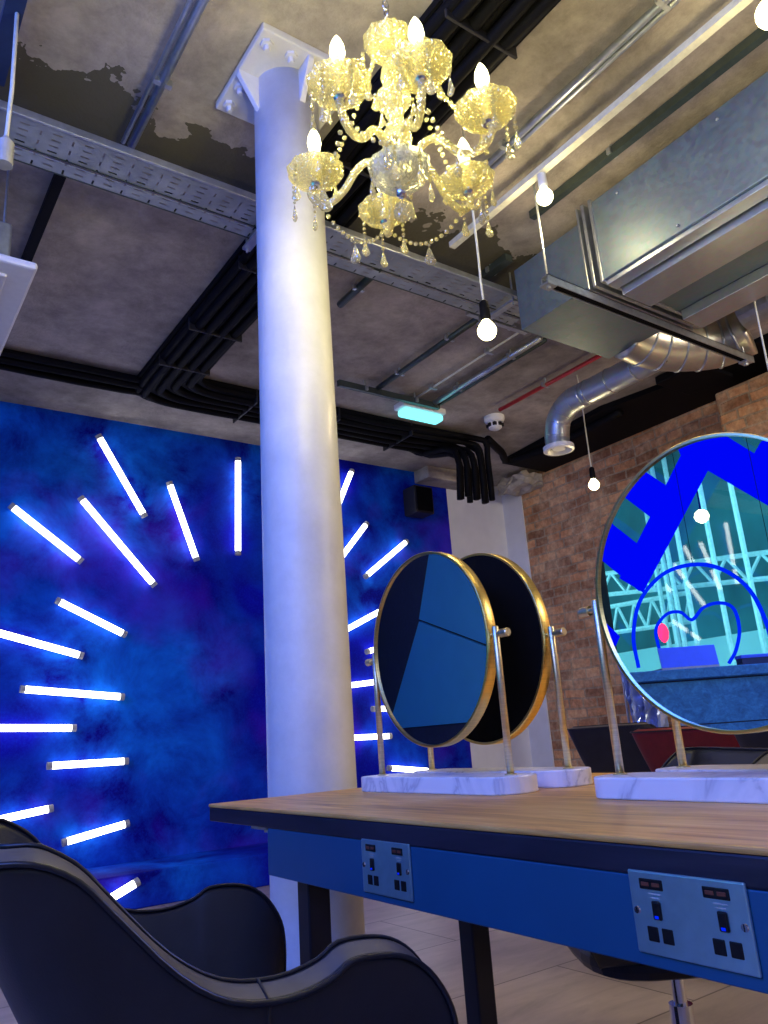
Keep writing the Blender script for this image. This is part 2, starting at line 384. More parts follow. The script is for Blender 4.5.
# outside the window
OX = -4.2
b = NB(); box(b, (OX-.2, -2.5, -.02), (OX, 8.5, 6.5)); fac = build('building_facade', b, M['teal']); tag(fac, 'teal lit building front beyond the scaffold across the street', 'building')
b = NB(); box(b, (OX+.02, -2.5, 0), (OX+.35, 8.5, 1.55)); lw = build('hoarding', b, M['palewall']); tag(lw, 'pale cyan hoarding at street level below the scaffold', 'hoarding')
b = NB(); box(b, (OX, -2.5, 3.9), (OX+.9, 8.5, 4.05)); cn = build('canopy', b, M['darksteel']); tag(cn, 'pale flat canopy projecting above the scaffold outside', 'canopy')
b = NB(); box(b, (-4.6, -2.6, -.12), (XL-.2, 8.6, -.02)); struct('ground', b, M['floor'])
OS = -3.3
def truss(p0, p1, dz, label):
    t = empty('scaffold_truss', ((p0+p1)/2), label, 'scaffold')
    for dzz in (0, -dz):
        b = NB(); tube(b, [p0+Vector((0,0,dzz)), p1+Vector((0,0,dzz))], .022, 6); build('chord', b, M['scaf'], t)
    n = 9; b = NB()
    for i in range(n):
        a = p0.lerp(p1, i/n); c = p0.lerp(p1, (i+.5)/n) - Vector((0,0,dz)); d = p0.lerp(p1, (i+1)/n)
        tube(b, [a, c], .014, 5); tube(b, [c, d], .014, 5)
    build('lattice', b, M['scaf'], t)
truss(c1(-200,655,OS), c1(900,510,OS), .20, 'long pale scaffold lattice beam, upper one of two outside')
truss(c2(-200,255,OS), c2(430,140,OS), .24, 'short pale scaffold lattice beam, lower one of two outside')
for k, (x0, dx) in enumerate(((300,6),(335,4),(350,30),(375,28),(420,10),(560,10),(700,10))):
    b = NB(); p = c2(x0, 100, OS+.12+.03*k); tube(b, [(p.x, p.y, 0), (p.x, p.y+.002*dx, 4.4 if k > 3 else 3.4)], .022, 6)
    o = build('scaffold_pole', b, M['scaf']); tag(o, 'upright pale scaffold pole in the row outside the shop window', 'scaffold pole', 'upright scaffold poles outside')
b = NB(); blob(b, c2(317,315,OS+.6), .04, (1,1,1.9), 2); tag(build('signal_lamp', b, M['redlamp'], smooth=True), 'small red signal lamp glowing among the scaffold poles', 'lamp')
b = NB(); q = c1(482,372,OS+.9); blob(b, q, .05, (1,1,1), 2); sl = build('outdoor_bulb', b, M['bulb2'], smooth=True); tag(sl, 'single round bulb hanging outside under the canopy', 'bulb')
b = NB(); tube(b, [q, (q.x, q.y, 4.0)], .006, 5); build('cord', b, M['cable'], sl)
# interior reception counter, laptop
cx = -.9
ztop = 1.11
def mirz(x, y, z, c=(1.2075, .725, 0)):
    n = Matrix.Rotation(TH_T, 3, 'Z') @ Vector((1,0,0)); q = ray(x, y); c = tf(c); c.z = EZ
    p = EYE + q*((c-EYE).dot(n)/q.dot(n)); q = q - n*2*q.dot(n); return p + q*((z-p.z)/q.z)
q1, q2 = mirz(637, 672, ztop), mirz(766, 663, ztop); hd = (q2-q1).normalized()      # front edge of the counter
ct = empty('reception_counter', (q1.x, q1.y, 0), 'blue-lit plank reception counter reflected in the large right mirror', 'counter', rz=math.atan2(hd.y, hd.x))
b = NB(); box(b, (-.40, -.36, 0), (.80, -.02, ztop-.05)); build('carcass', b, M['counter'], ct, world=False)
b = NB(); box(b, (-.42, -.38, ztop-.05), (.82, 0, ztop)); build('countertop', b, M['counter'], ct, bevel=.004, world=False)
def onct(x): p = mirz(x, 668, ztop); return (p-q1).dot(hd)
l0, l1 = onct(656), onct(716); l0 = l1-(l1-l0)*.71
lp = empty('laptop', ct.location+Vector((0,0,ztop)), 'open laptop with blue lid on the reception counter', 'laptop', rz=ct.rotation_euler.z)
b = NB(); prism(b, [(l0, -.07, .012), (l1, -.07, .012), (l1, -.09, .115), (l0, -.09, .115)], (0,-.008,0)); build('lid', b, M['screen'], lp, bevel=.003, world=False)
b = NB(); box(b, (l0, -.32, 0), (l1, -.07, .014)); build('keyboard_base', b, M['steel'], lp, world=False)
m0, m1 = onct(730), onct(757)
cbx = empty('card_box', ct.location+Vector((0,0,ztop)), 'small dark card box beside the laptop on the counter', 'box', rz=ct.rotation_euler.z)
b = NB(); box(b, (m0, -.12, 0), (m1, -.05, .042)); build('box_body', b, M['paneld'], cbx, bevel=.003, world=False)
b = NB(); box(b, (m0-.003, -.123, .034), (m1+.003, -.047, .050)); build('lid', b, M['screen'], cbx, bevel=.002, world=False)

# blue cupboard wall far left (seen in the left-hand mirror)
cb = empty('cupboard', (XC-.25, 4.6, 0), 'tall blue cupboard against the left wall by the mural', 'cupboard')
b = NB(); box(b, (XL+.02, 3.78, .002), (XC-.03, YB-.07, 3.0)); build('body', b, M['paneld'], cb)
LM = dict(c=(1.2075, 1.525, 0))
A_, B_ = mir(422,562,XC,**LM), mir(390,720,XC,**LM)
def ext(p, q, z): t = (z-p.z)/(q.z-p.z); return p.lerp(q, t)
t1 = ext(A_, B_, 2.95); t0 = ext(A_, B_, .95)
S0, S1 = mir(413,618,XC,**LM), mir(482,644,XC,**LM)
sy = lambda y: S0.lerp(S1, (y-S0.y)/(S1.y-S0.y))
b = NB(); s_l = sy(3.82); k = 4.83
prism(b, [(XC-.03, 3.82, 2.95), (XC-.03, t1.y, 2.95), (XC-.03, sy(k).y, sy(k).z+.008), (XC-.03, 3.82, s_l.z+.008)], (.03,0,0)); build('door', b, M['panel'], cb, bevel=.003)
b = NB(); prism(b, [(XC-.03, 3.82, s_l.z-.008), (XC-.03, sy(k).y, sy(k).z-.008), (XC-.03, min(t0.y, 5.6), .95), (XC-.03, 3.82, .95)], (.03,0,0)); build('door', b, M['panel'], cb, bevel=.003)

# ------------------------------------------------------------------ iron column
cxc, cyc, cr = 1.219, 2.15, .127
col = empty('iron_column', (cxc, cyc, 0), 'round white iron column with bolted cap plate behind the table', 'column')
b = NB(); lathe(b, [(cr*1.12, 0), (cr*1.12, .05), (cr*1.06, .07), (cr*1.04, 1.6), (cr*.98, CZ-.02)], (cxc, cyc, 0), 48); build('shaft', b, M['column'], col, smooth=True, bevel=.0)
px0, px1, py0, py1 = 1.015, 1.435, 1.935, 2.365
b = NB(); box(b, (px0, py0, CZ-.035), (px1, py1, CZ)); build('cap_plate', b, M['column'], col, bevel=.006)
for a in (0, 90, 180, 270):
    d = Vector((math.cos(math.radians(a)), math.sin(math.radians(a)), 0)); c0 = Vector((cxc, cyc, 0)); n = Vector((-d.y, d.x, 0))*.012
    b = NB(); pts = [c0+d*cr*.9+Vector((0,0,CZ-.035)), c0+d*.205+Vector((0,0,CZ-.035)), c0+d*.205+Vector((0,0,CZ-.05)), c0+d*cr*.9+Vector((0,0,CZ-.20))]
    prism(b, [p-n for p in pts], n*2); build('gusset', b, M['column'], col, bevel=.003)
for ix in (-1, 1):
    for iy in (-1, 1):
        for dx, dy in ((.165, .165), (.065, .165) if ix == iy else (.165, .065)):
            p = (cxc+ix*dx, cyc+iy*dy, CZ-.035)
            b = NB(); lathe(b, [(.024, 0), (.024, .012), (.012, .014), (.012, .032), (.009, .036)], p, 6, ax=(0,0,-1)); build('bolt', b, M['column'], col)

# ------------------------------------------------------------------ light tubes on the mural
tubes = [((98,435),(145,517),'white light tube at upper left of the burst, highest of the left ones'),
 ((10,505),(82,562),'white light tube slanting at far left, first below the top left corner'),
 ((80,497),(155,586),'longest white light tube, slanting down towards the burst centre on the left'),
 ((169,482),(197,561),'short steep white light tube just left of the upright one'),
 ((238,458),(238,555),'upright white light tube just left of the column'),
 ((56,600),(126,635),'white light tube below the longest one, slanting gently right and down'),
 ((-30,625),(83,656),'white light tube cut by the left edge, sloping down to the right'),
 ((20,689),(124,697),'long nearly level white light tube just above the level one cut by the left edge'),
 ((-30,728),(76,728),'level white light tube cut by the left picture edge'),
 ((47,766),(128,761),'short nearly level white light tube below the level one at the edge'),
 ((-30,826),(53,808),'white light tube cut by the left edge just above the armchair back'),
 ((62,843),(129,823),'white light tube rising to the right from behind the armchair back'),
 ((100,905),(139,881),'lowest white light tube, mostly hidden by the armchair back'),
 ((333,518),(352,470),'steep white light tube at top right of the column, nearest the ceiling'),
 ((340,559),(367,523),'short slanting white light tube right of the column, upper middle'),
 ((365,577),(407,541),'fully visible slanting white light tube right of the column below the speaker'),
 ((340,633),(384,609),'white light tube right of the column touching the left mirror edge'),
 ((366,652),(408,640),'white light tube starting just outside the left mirror, above its pin'),
 ((345,686),(398,679),'almost level white light tube between column and left mirror'),
 ((372,709),(425,708),'level white light tube whose stub shows left of the mirror post'),
 ((345,738),(391,736),'level white light tube low between column and mirror post'),
 ((388,768),(430,771),'lowest white light tube right of the column, seen under the left mirror')]
for a, c, lab in tubes:
    yw = 5.03 if c == (139,881) else YB-.05
    p, q = onY(*a, yw), onY(*c, yw); d = (q-p).normalized()
    r = empty('light_tube', (p+q)/2, lab, 'light tube', 'light tubes in a burst on the blue wall')
    b = NB(); tube(b, [p+d*.03, q-d*.03], .0235, 10); build('diffuser', b, M['tubeE'], r, smooth=True)
    for e, s in ((p, 1), (q, -1)):
        b = NB(); tube(b, [e, e+d*s*.03], .025, 10); build('end_cap', b, M['cap'], r)
        b = NB(); m = e+d*s*.08; bar(b, m, m+Vector((0, .05, 0)), .02, .02); build('clip', b, M['cap'], r)

# ------------------------------------------------------------------ ceiling services
def thing1(name, bm, mat, label, cat, group=None, **k): return tag(build(name, bm, mat, **k), label, cat, group)
Z = lambda z: EZ+z
# perforated tray
tr = empty('cable_tray', (1.4, 2.85, Z(2.42)), 'long perforated grey cable tray crossing under the ceiling behind the column', 'cable tray')
y0, y1, y2 = 2.65, 2.812, 2.890
zt = Z(2.35)
b = NB(); box(b, (-1.2, y0, zt), (3.13, y1, zt+.003)); build('tray_bed', b, M['perf'], tr)
b = NB(); box(b, (-1.2, y0-.012, zt-.012), (3.13, y0, zt+.025)); build('tray_flange', b, M['steel'], tr, bevel=.004)
b = NB(); box(b, (-1.2, y1, zt-.003), (3.13, y1+.005, zt+.025)); build('tray_flange', b, M['darksteel'], tr)
b = NB(); box(b, (-1.2, y1+.008, zt-.012), (3.13, y2, zt-.009)); build('side_strip', b, M['perf'], tr)
b = NB(); box(b, (-1.2, y2, zt-.014), (3.13, y2+.006, zt+.01)); build('side_strip_lip', b, M['darksteel'], tr)
for x in (.1, 1.40, 2.9):
    b = NB(); box(b, (x, y0-.01, zt-.045), (x+.04, y2+.06, zt-.03)); build('tray_bracket', b, M['steel'], tr)
    for y in (y0+.01, y2+.05):
        b = NB(); tube(b, [(x+.02, y, zt-.06), (x+.02, y, CZ)], .006, 6); build('threaded_rod', b, M['steel'], tr)
# conduits and rails given by two photo points on a level just under the ceiling
def line(name, a, c, z, r, mat, label, cat, rect=None, clips=0, extra=None, extend=(0,0)):
    p, q = onZ(*a, Z(z)), onZ(*c, Z(z)); d = q-p
    if abs(d.x) > abs(d.y): m = (p.y+q.y)/2; p.y = q.y = m
    else: m = (p.x+q.x)/2; p.x = q.x = m
    d = (q-p).normalized(); p -= d*extend[0]; q += d*extend[1]
    t = empty(name, (p+q)/2, label, cat); b = NB()
    if rect: bar(b, p, q, rect[0], rect[1])
    else: tube(b, [p, q], r, 8)
    build('run', b, mat, t, smooth=not rect)
    if extra:
        for off, rr, mm in extra:
            b = NB(); s = Vector((abs(d.y), abs(d.x), 0))*off; tube(b, [p+s, q+s], rr, 6); build('conductor', b, mm, t, smooth=True)
    for k in range(clips):
        f = p.lerp(q, (k+.5)/clips); b = NB(); w = .035 if not rect else max(rect)*.7
        s = Vector((abs(d.y), abs(d.x), 0)); bar(b, f-s*w, f+s*w, .02, .03); build('saddle_clip', b, M['steel'], t)
        b = NB(); tube(b, [f, (f.x, f.y, CZ)], .008, 6); build('hanger', b, M['steel'], t)
    return t
line('conduit', (130,145), (205,0), 2.46, .018, M['steel'], 'blue-lit steel conduit on the ceiling left of the column cap', 'conduit', clips=3, extra=[(-.035, .010, M['steel'])], extend=(0,1.5))
line('conduit', (380,389), (475,318), 2.46, .020, M['darksteel'], 'thin dark conduit on the ceiling left of the emergency light', 'conduit', clips=2)
line('conduit', (409,403), (520,331), 2.47, .008, M['cord'], 'thinnest pale conduit running up from the emergency light', 'conduit', clips=2)
line('conduit', (435,403), (540,338), 2.45, .022, M['steel'], 'double steel conduit just right of the emergency light', 'conduit', clips=2, extra=[(.045, .018, M['darksteel'])])
line('conduit', (340,305), (378,270), 2.46, .022, M['darksteel'], 'short dark conduit just right of the column below the tray', 'conduit', clips=1)
line('conduit', (488,161), (669,0), 2.46, .016, M['steel'], 'grey conduit on the ceiling right of the chandelier', 'conduit', clips=3, extra=[(.035, .012, M['steel'])], extend=(.3,1.2))
line('strut_rail', (337,384), (440,406), 2.43, .01, M['darksteel'], 'dark steel strut crossing under the thin conduits by the column', 'strut', rect=(.03,.045), clips=2)
line('strut_rail', (466,312), (527,330), 2.40, .01, M['steel'], 'short steel strut by the end of the cable tray', 'strut', rect=(.03,.045), clips=2)
line('strut_rail', (545,222), (700,62), 2.46, .01, M['darksteel'], 'dark green channel rail beside the white lighting track', 'rail', rect=(.035,.04), clips=2, extend=(0,1.0))
line('strut_rail', (478,285), (505,256), 2.46, .01, M['darksteel'], 'short dark green channel below the end of the lighting track', 'rail', rect=(.05,.04), clips=1)
line('sprinkler_pipe', (500,410), (597,357), 2.44, .016, M['red'], 'red pipe running from the smoke detector to the duct', 'pipe', clips=2, extend=(0,1.0))
line('dark_trunking', (44,215), (62,172), 2.46, .01, M['cable'], 'narrow dark trunking on the ceiling between the tray and the cassette unit', 'trunking', rect=(.045,.03), extend=(1.7,.0))
line('dark_trunking', (0,60), (9,30), 2.46, .01, M['paneld'], 'navy trunking in the top left corner of the ceiling', 'trunking', rect=(.06,.04), extend=(.1,1.5))
trk = line('lighting_track', (450,245), (757,-8), 2.42, .01, M['cord'], 'white lighting track on the ceiling above the rectangular duct', 'lighting track', rect=(.036,.03), extend=(0,.7))
# pendant on the track
def pendant(top, bz, label, cord=True, socket='cable', r=.038, name='pendant_bulb', group=None):
    t = empty(name, (top[0], top[1], bz), label, 'pendant light', group)
    if cord:
        n = 8; P = [Vector((top[0]+.006*math.sin(k*1.3), top[1]+.006*math.cos(k), top[2]+(bz+.12-top[2])*k/n)) for k in range(n+1)]; P[-1] = Vector((top[0], top[1], bz+.11))
        b = NB(); tube(b, P, .005, 6); build('cord', b, M['cord'], t, smooth=True)
    b = NB(); lathe(b, [(.010, .135), (.019, .125), (.021, .06), (.017, .045)], (top[0], top[1], bz), 16); build('lamp_holder', b, M[socket], t, smooth=True)
    b = NB(); prof = [(0, -r)] + [(r*math.sin(a), -r*math.cos(a)) for a in [PI*k/10 for k in range(1, 8)]] + [(.016, r*1.15), (.015, .055)]
    lathe(b, prof, (top[0], top[1], bz), 20); build('bulb', b, M['bulb2'], t, smooth=True)
    L = bpy.data.lights.new('bulb_light', 'POINT'); L.energy = 6; L.color = (1, .78, .42); L.shadow_soft_size = .05
    lo = bpy.data.objects.new('bulb_light', L); C.objects.link(lo); lo.location = (top[0], top[1], bz-r-.03)
    return t
def zat(X, Y, y):                            # height at plan point X,Y that lands on photo row y
    lo, hi = -1, 5
    for _ in range(50):
        m = (lo+hi)/2; p = Vector((X, Y, m))-EYE; yy = 512-F_PX*p.dot(U_)/p.dot(D_)
        if yy > y: lo = m
        else: hi = m
    return m
p = onZ(541,172,Z(2.42)); pendant((p.x, p.y, Z(2.42)), zat(p.x, p.y, 197), 'bare warm bulb fitted close under the white lighting track', cord=False, socket='plastic')
P1 = Vector((1.9, 2.05, 0)); a = onX(487, 331, 1.97); pendant((a.x, a.y, CZ), a.z, 'bare glowing bulb on a long pale cord right below the chandelier')
a = onX(594, 485, 4.3); pendant((a.x, a.y, CZ), a.z, 'bare bulb on a thin cord hanging against the brick wall below the round duct')
a = onZ(768, 10, Z(2.25)); pendant((a.x+.02, a.y, CZ), a.z, 'bare bulb at the top right corner above the big duct', r=.05)
for i, (x, ya) in enumerate(((759, 330),)):
    a = onX(792, 470, 3.6); pendant((a.x, a.y, CZ), a.z, 'pale corded bulb hanging at the far right edge', r=.045)
# smoke detector, emergency light
p = onZ(494, 417, CZ); sd = empty('smoke_detector', p, 'round white smoke detector at the end of the red pipe', 'smoke detector')
b = NB(); lathe(b, [(.085, 0), (.085, .03), (.07, .055)], p, 24, ax=(0,0,-1)); build('base', b, M['plastic'], sd, smooth=False)
b = NB(); lathe(b, [(.055, .055), (.055, .10), (.03, .115)], p, 24, ax=(0,0,-1)); build('sensor_head', b, M['plastic'], sd)
for k in range(8):
    a = 2*PI*k/8; b = NB(); q = Vector((p.x+.056*math.cos(a), p.y+.056*math.sin(a), p.z-.078)); box(b, q-Vector((.012,.012,.014)), q+Vector((.012,.012,.014))); build('vent_slot', b, M['slot'], sd)
p, q = onZ(403, 413, Z(2.36)), onZ(438, 422, Z(2.36)); yy = (p.y+q.y)/2
el = empty('emergency_light', ((p.x+q.x)/2, yy, Z(2.36)), 'aqua glowing emergency bulkhead light under the dark strut', 'emergency light')
b = NB(); box(b, (p.x-.03, yy-.065, Z(2.40)), (q.x+.03, yy+.065, Z(2.45))); build('housing', b, M['plastic'], el, bevel=.01)
b = NB(); box(b, (p.x-.01, yy-.055, Z(2.345)), (q.x+.01, yy+.055, Z(2.40))); build('diffuser', b, M['emerg'], el, bevel=.02)
for x in (p.x+.05, q.x-.05):
    b = NB(); box(b, (x-.02, yy-.03, Z(2.45)), (x+.02, yy+.03, CZ-.002)); build('mount', b, M['slot'], el)
# cable bundle: along Y over the room, then along X by the mural, dropping at the right
cb = empty('cable_bundle', (1.7, 3, CZ), 'thick bundle of black cables turning along the ceiling by the mural', 'cable bundle')
ydr = 4.60; xdl, xdr = onY(458, 480, ydr).x, onY(490, 480, ydr).x
for k in range(9):
    x = 1.52 + .037*k; y = 5.04 - .045*k; z = CZ - .055 - (.03 if k % 2 else 0)
    wig = lambda s: .008*math.sin(s*2.1+k)
    P = [(x+wig(t), t, z+wig(t*1.7)) for t in [-1.2 + .35*i for i in range(15)] if t < y-.25]
    P += [(x+.01, y-.2, z), (x+.05, y-.06, z), (x+.2, y, z)]
    P += [(t, y+wig(t), z+wig(t)) for t in [x+.5+.4*i for i in range(12)] if t < xdl-.3]
    xe = xdl+(xdr-xdl)*k/8; P += [(xe-.15, y-.01*k, z), (xe-.03, y-.03-.01*k, z-.04), (xe, ydr+.03*(k % 2), z-.16), (xe, ydr+.03*(k % 2), Z(1.86)+.02*(k % 3))]
    b = NB(); tube(b, catmull(P, 3), .0265, 8); build('cable', b, M['cable'], cb, smooth=True)
for k in range(5):
    y = 4.9-.05*k; z = CZ-.04-(.025 if k % 2 else 0)
    b = NB(); tube(b, [(-1.25+.3*i, y+.12+.008*math.sin(i*1.7+k), z) for i in range(10)] + [(1.60, y+.10, z)], .023, 8); build('cable', b, M['cable'], cb, smooth=True)
b = NB(); box(b, (1.49, -1.2, CZ-.035), (1.86, 4.9, CZ-.004)); box(b, (1.7, 4.66, CZ-.035), (4.2, 5.08, CZ-.004)); box(b, (-1.25, 4.83, CZ-.03), (1.7, 5.06, CZ-.004)); build('backing_tray', b, M['cable'], cb)
for y in (0.6, 1.5, 2.3, 3.2, 3.9, 4.4):
    b = NB(); box(b, (1.50, y, CZ-.113), (1.84, y+.012, CZ-.004)); build('cable_tie', b, M['tie'], cb, bevel=.003)
for x in (2.3, 3.0, 3.7):
    b = NB(); box(b, (x, 4.65, CZ-.113), (x+.012, 5.07, CZ-.004)); build('cable_tie', b, M['tie'], cb, bevel=.003)
# black trunking above the brick wall
bt = empty('black_trunking', (5.3, 2.5, CZ), 'wide black trunking along the top of the brick wall', 'trunking')
b = NB(); prism(b, [(5.05, 5.0, CZ-.003), (4.92, 3.7, CZ-.003), (5.02, 3.15, CZ-.003), (5.0, -1, CZ-.003), (5.64, -1, CZ-.003), (5.64, 5.0, CZ-.003)], (0,0,-.042)); build('trunk', b, M['cable'], bt)
b = NB(); box(b, (4.86, 2.75, CZ-.075), (5.3, 3.12, CZ-.01)); build('junction_box', b, M['cable'], bt, bevel=.01)
b = NB(); tube(b, catmull([(4.45, 4.55, CZ-.06), (4.75, 4.7, CZ-.08), (5.0, 4.85, CZ-.07), (5.1, 4.4, CZ-.07), (5.05, 3.6, CZ-.07)]), .035, 8); build('cable', b, M['cable'], bt, smooth=True)
# concrete stub above the white corner and broken bracket
a, c = onY(420, 459, YB-.12), onY(478, 484, YB-.12)
b = NB(); box(b, (a.x, YB-.22, c.z-.06), (c.x+.12, YB-.001, CZ)); struct('trim_2', b, M['ceil'], bevel=.01)
a, c = onX(502, 486, 5.5), onX(531, 460, 5.5)
b = NB(); box(b, (5.36, 5.05, c.z-.26), (5.637, 5.4, CZ-.05)); bmesh.ops.subdivide_edges(b, edges=b.edges, cuts=4, use_grid_fill=True)
for v in b.verts: v.co += Vector((random.uniform(-.02,.02), random.uniform(-.02,.02), random.uniform(-.03,.02))) if v.co.x < 5.6 else Vector()
for v in b.verts: v.co.x = min(v.co.x, 5.637)
struct('trim_3', b, M['ceil'])
# speaker
a, c = onY(414, 484, YB-.24), onY(435, 514, YB-.24)
sp = empty('wall_speaker', ((a.x+c.x)/2, YB-.1, (a.z+c.z)/2), 'black box speaker mounted high on the blue wall by the white corner', 'speaker')
b = NB(); box(b, (a.x, YB-.24, c.z), (c.x, YB-.05, a.z)); build('cabinet', b, M['speaker'], sp, bevel=.015)
b = NB(); box(b, (a.x+.02, YB-.248, c.z+.02), (c.x-.02, YB-.238, a.z-.02)); build('grille', b, M['velvet'], sp, bevel=.004)
b = NB(); box(b, ((a.x+c.x)/2-.03, YB-.06, c.z+.1), ((a.x+c.x)/2+.03, YB, a.z-.1)); build('bracket', b, M['speaker'], sp)

# rectangular duct
du = empty('rectangular_duct', (3.1, 1.5, Z(2.1)), 'big rectangular galvanised air duct hanging at the right', 'duct')
xa0, xa1 = 2.835, 3.55
b = NB(); box(b, (xa0, 2.02, Z(2.055)), (xa1, 2.55, Z(2.42))); build('end_section', b, M['galv'], du, bevel=.004)
b = NB(); box(b, (2.775, -2.0, Z(2.0)), (3.58, 1.95, Z(2.43))); build('main_section', b, M['galv'], du, bevel=.004)
for y, w in ((1.955, .018), (2.0, .018), (2.035, .012)):
    b = NB(); box(b, (2.765, y-w/2, Z(1.99)), (3.6, y+w/2, Z(2.445))); build('flange', b, M['steel'], du, bevel=.003)
for x0, x1, za in ((2.79, 2.805, 1.975), (2.885, 3.10, 1.945), (3.36, 3.53, 1.945)):
    b = NB()
    if x1-x0 < .05: box(b, (x0, -2, Z(za)), (x1+.06, 1.95, Z(2.0)))
    else: box(b, (x0, -2, Z(za)), (x1, 1.94, Z(2.0)))
    build('stiffening_channel', b, M['galv2'], du, bevel=.003)
for k in range(14):
    y = 1.8-.26*k
    b = NB(); blob(b, (2.772, y, Z(2.03 if k % 2 else 2.38)), .008, sub=1); build('rivet', b, M['steel'], du, smooth=True)
# strut under the duct with two rods
pa, pb = onZ(540, 282, Z(1.93)), onZ(755, 358, Z(1.93)); ys = (pa.y+pb.y)/2
st = empty('duct_support_strut', ((pa.x+pb.x)/2, ys, Z(1.93)), 'long dark steel channel hung on two rods under the duct end', 'strut')
b = NB(); box(b, (pa.x, ys-.021, Z(1.905)), (pb.x, ys-.016, Z(1.945))); box(b, (pa.x, ys+.016, Z(1.905)), (pb.x, ys+.021, Z(1.945))); box(b, (pa.x, ys-.021, Z(1.94)), (pb.x, ys+.021, Z(1.945)))
build('channel', b, M['steel'], st)
b = NB(); box(b, (pa.x+.06, ys-.016, Z(1.91)), (pb.x-.06, ys+.016, Z(1.925))); build('channel_inner', b, M['velvet'], st)
for x in (pa.x+.02, pb.x-.06):
    b = NB(); tube(b, [(x, ys, Z(1.89)), (x, ys, CZ)], .006, 6); build('threaded_rod', b, M['steel'], st)
    b = NB(); box(b, (x-.03, ys-.025, Z(1.895)), (x+.03, ys+.025, Z(1.905))); build('plate_washer', b, M['steel'], st)
    b = NB(); lathe(b, [(.012,0),(.012,.012)], (x, ys, Z(1.883)), 6); build('nut', b, M['steel'], st)
# round ducts
def ribbed(P, r, step, parent, name, mat, ribr=.006, n=24):
    b = NB(); Q = catmull(P, 8); tube(b, Q, r, n); build(name, b, mat, parent, smooth=True)
    acc = 0
    for i in range(1, len(Q)):
        acc += (Q[i]-Q[i-1]).length
        if acc > step:
            acc = 0; d = (Q[i]-Q[i-1]).normalized(); u, v = frame_axes(d)
            b = NB(); tube(b, [Q[i]+(u*math.cos(2*PI*k/n)+v*math.sin(2*PI*k/n))*r for k in range(n)], ribr, 6, closed=True); build('seam_ring', b, M['steel'], parent, smooth=True)
sdm = empty('round_duct', (4, 3, Z(2.1)), 'slim round silver duct ending in a downward elbow with white outlet', 'duct')
zc = 2.12
e = onX(555, 443, 4.42)
p0 = onZ(648, 352, Z(zc)); p1 = onZ(584, 392, Z(zc)); xx = 3.92
p0 = Vector((xx, 2.47, Z(zc))); 
ribbed([(xx, 2.42, Z(zc)), (xx, 2.75, Z(zc)), (xx, 3.05, Z(zc))], .082, .17, sdm, 'straight_pipe', M['galv2'])
ribbed([(xx, 3.05, Z(zc)), (xx, 3.18, Z(zc-.01)), (xx+.01, 3.30, Z(zc-.08)), (xx+.01, 3.34, Z(zc-.20)), (xx+.01, 3.34, Z(zc-.27))], .084, .09, sdm, 'elbow', M['galv2'], .003)
b = NB(); lathe(b, [(.084, .0), (.105, .0), (.105, -.03), (.085, -.035), (.06, -.01), (.06, .0)], (xx+.01, 3.34, Z(zc-.27)), 32); build('outlet_ring', b, M['plastic'], sdm, smooth=False)
b = NB(); lathe(b, [(.0, -.02), (.045, -.02), (.045, -.005), (.0, -.005)], (xx+.01, 3.34, Z(zc-.27)), 24); build('outlet_disc', b, M['plastic'], sdm)
b = NB(); tube(b, [(xx, 2.36, Z(zc)), (xx, 2.42, Z(zc))], .088, 24); build('end_collar', b, M['plastic'], sdm)
fd = empty('flexible_duct', (3.95, 2.1, Z(2.12)), 'wide crinkled aluminium duct bending beside the end of the big duct', 'duct')
ribbed([(3.58, 2.42, Z(2.16)), (3.72, 2.38, Z(2.12)), (3.88, 2.30, Z(2.10)), (4.06, 2.16, Z(2.10)), (4.12, 2.0, Z(2.12))], .145, .10, fd, 'flexible_hose', M['foil'], .008)
bd = empty('round_duct', (3.93, .8, Z(2.12)), 'blue-lit round duct running beside the big duct at the right edge', 'duct')
ribbed([(3.98, 1.93, Z(2.16)), (3.98, 1.0, Z(2.16)), (3.98, -.5, Z(2.16))], .10, .45, bd, 'straight_pipe', M['galv2'])
b = NB(); tube(b, [(3.98, 1.93, Z(2.16)), (3.98, 1.75, Z(2.16))], .108, 24); build('end_collar', b, M['steel'], bd)

# ceiling cassette at the left, with box above; spot on a cord
p = onZ(38, 270, Z(1.95)); x1, ya = p.x, p.y
ac = empty('ceiling_cassette', (x1-.45, ya+.45, Z(1.95)), 'white square ceiling air conditioner hanging at the left edge', 'air conditioner')
b = NB(); box(b, (x1-.92, ya, Z(1.95)), (x1, ya+.95, Z(1.985))); build('fascia', b, M['plastic'], ac, bevel=.012)
b = NB(); box(b, (x1-.82, ya+.09, Z(1.938)), (x1-.10, ya+.86, Z(1.952))); build('inner_panel', b, M['plastic'], ac, bevel=.006)
b = NB(); box(b, (x1-.78, ya+.22, Z(1.930)), (x1-.17, ya+.72, Z(1.940))); build('intake_grille', b, M['slot'], ac)
b = NB(); box(b, (x1-.80, ya+.12, Z(1.985)), (x1-.09, ya+.83, Z(2.22))); build('casing', b, M['steel'], ac, bevel=.01)
for dx, dy in ((-.12, .15), (-.12, .80), (-.77, .15), (-.77, .80)):
    b = NB(); tube(b, [(x1+dx, ya+dy, Z(2.2)), (x1+dx, ya+dy, CZ)], .006, 6); build('hanger_rod', b, M['steel'], ac)
a = onZ(18, 0, CZ); zb = zat(a.x, a.y, 165)
cs = empty('hanging_socket', (a.x, a.y, zb), 'grey cylindrical lamp holder on a white cord near the left edge', 'lamp holder')
b = NB(); tube(b, [(a.x, a.y, zb+.09), (a.x+.005, a.y, zb+.3), (a.x, a.y, CZ)], .007, 8); build('cord', b, M['cord'], cs, smooth=True)
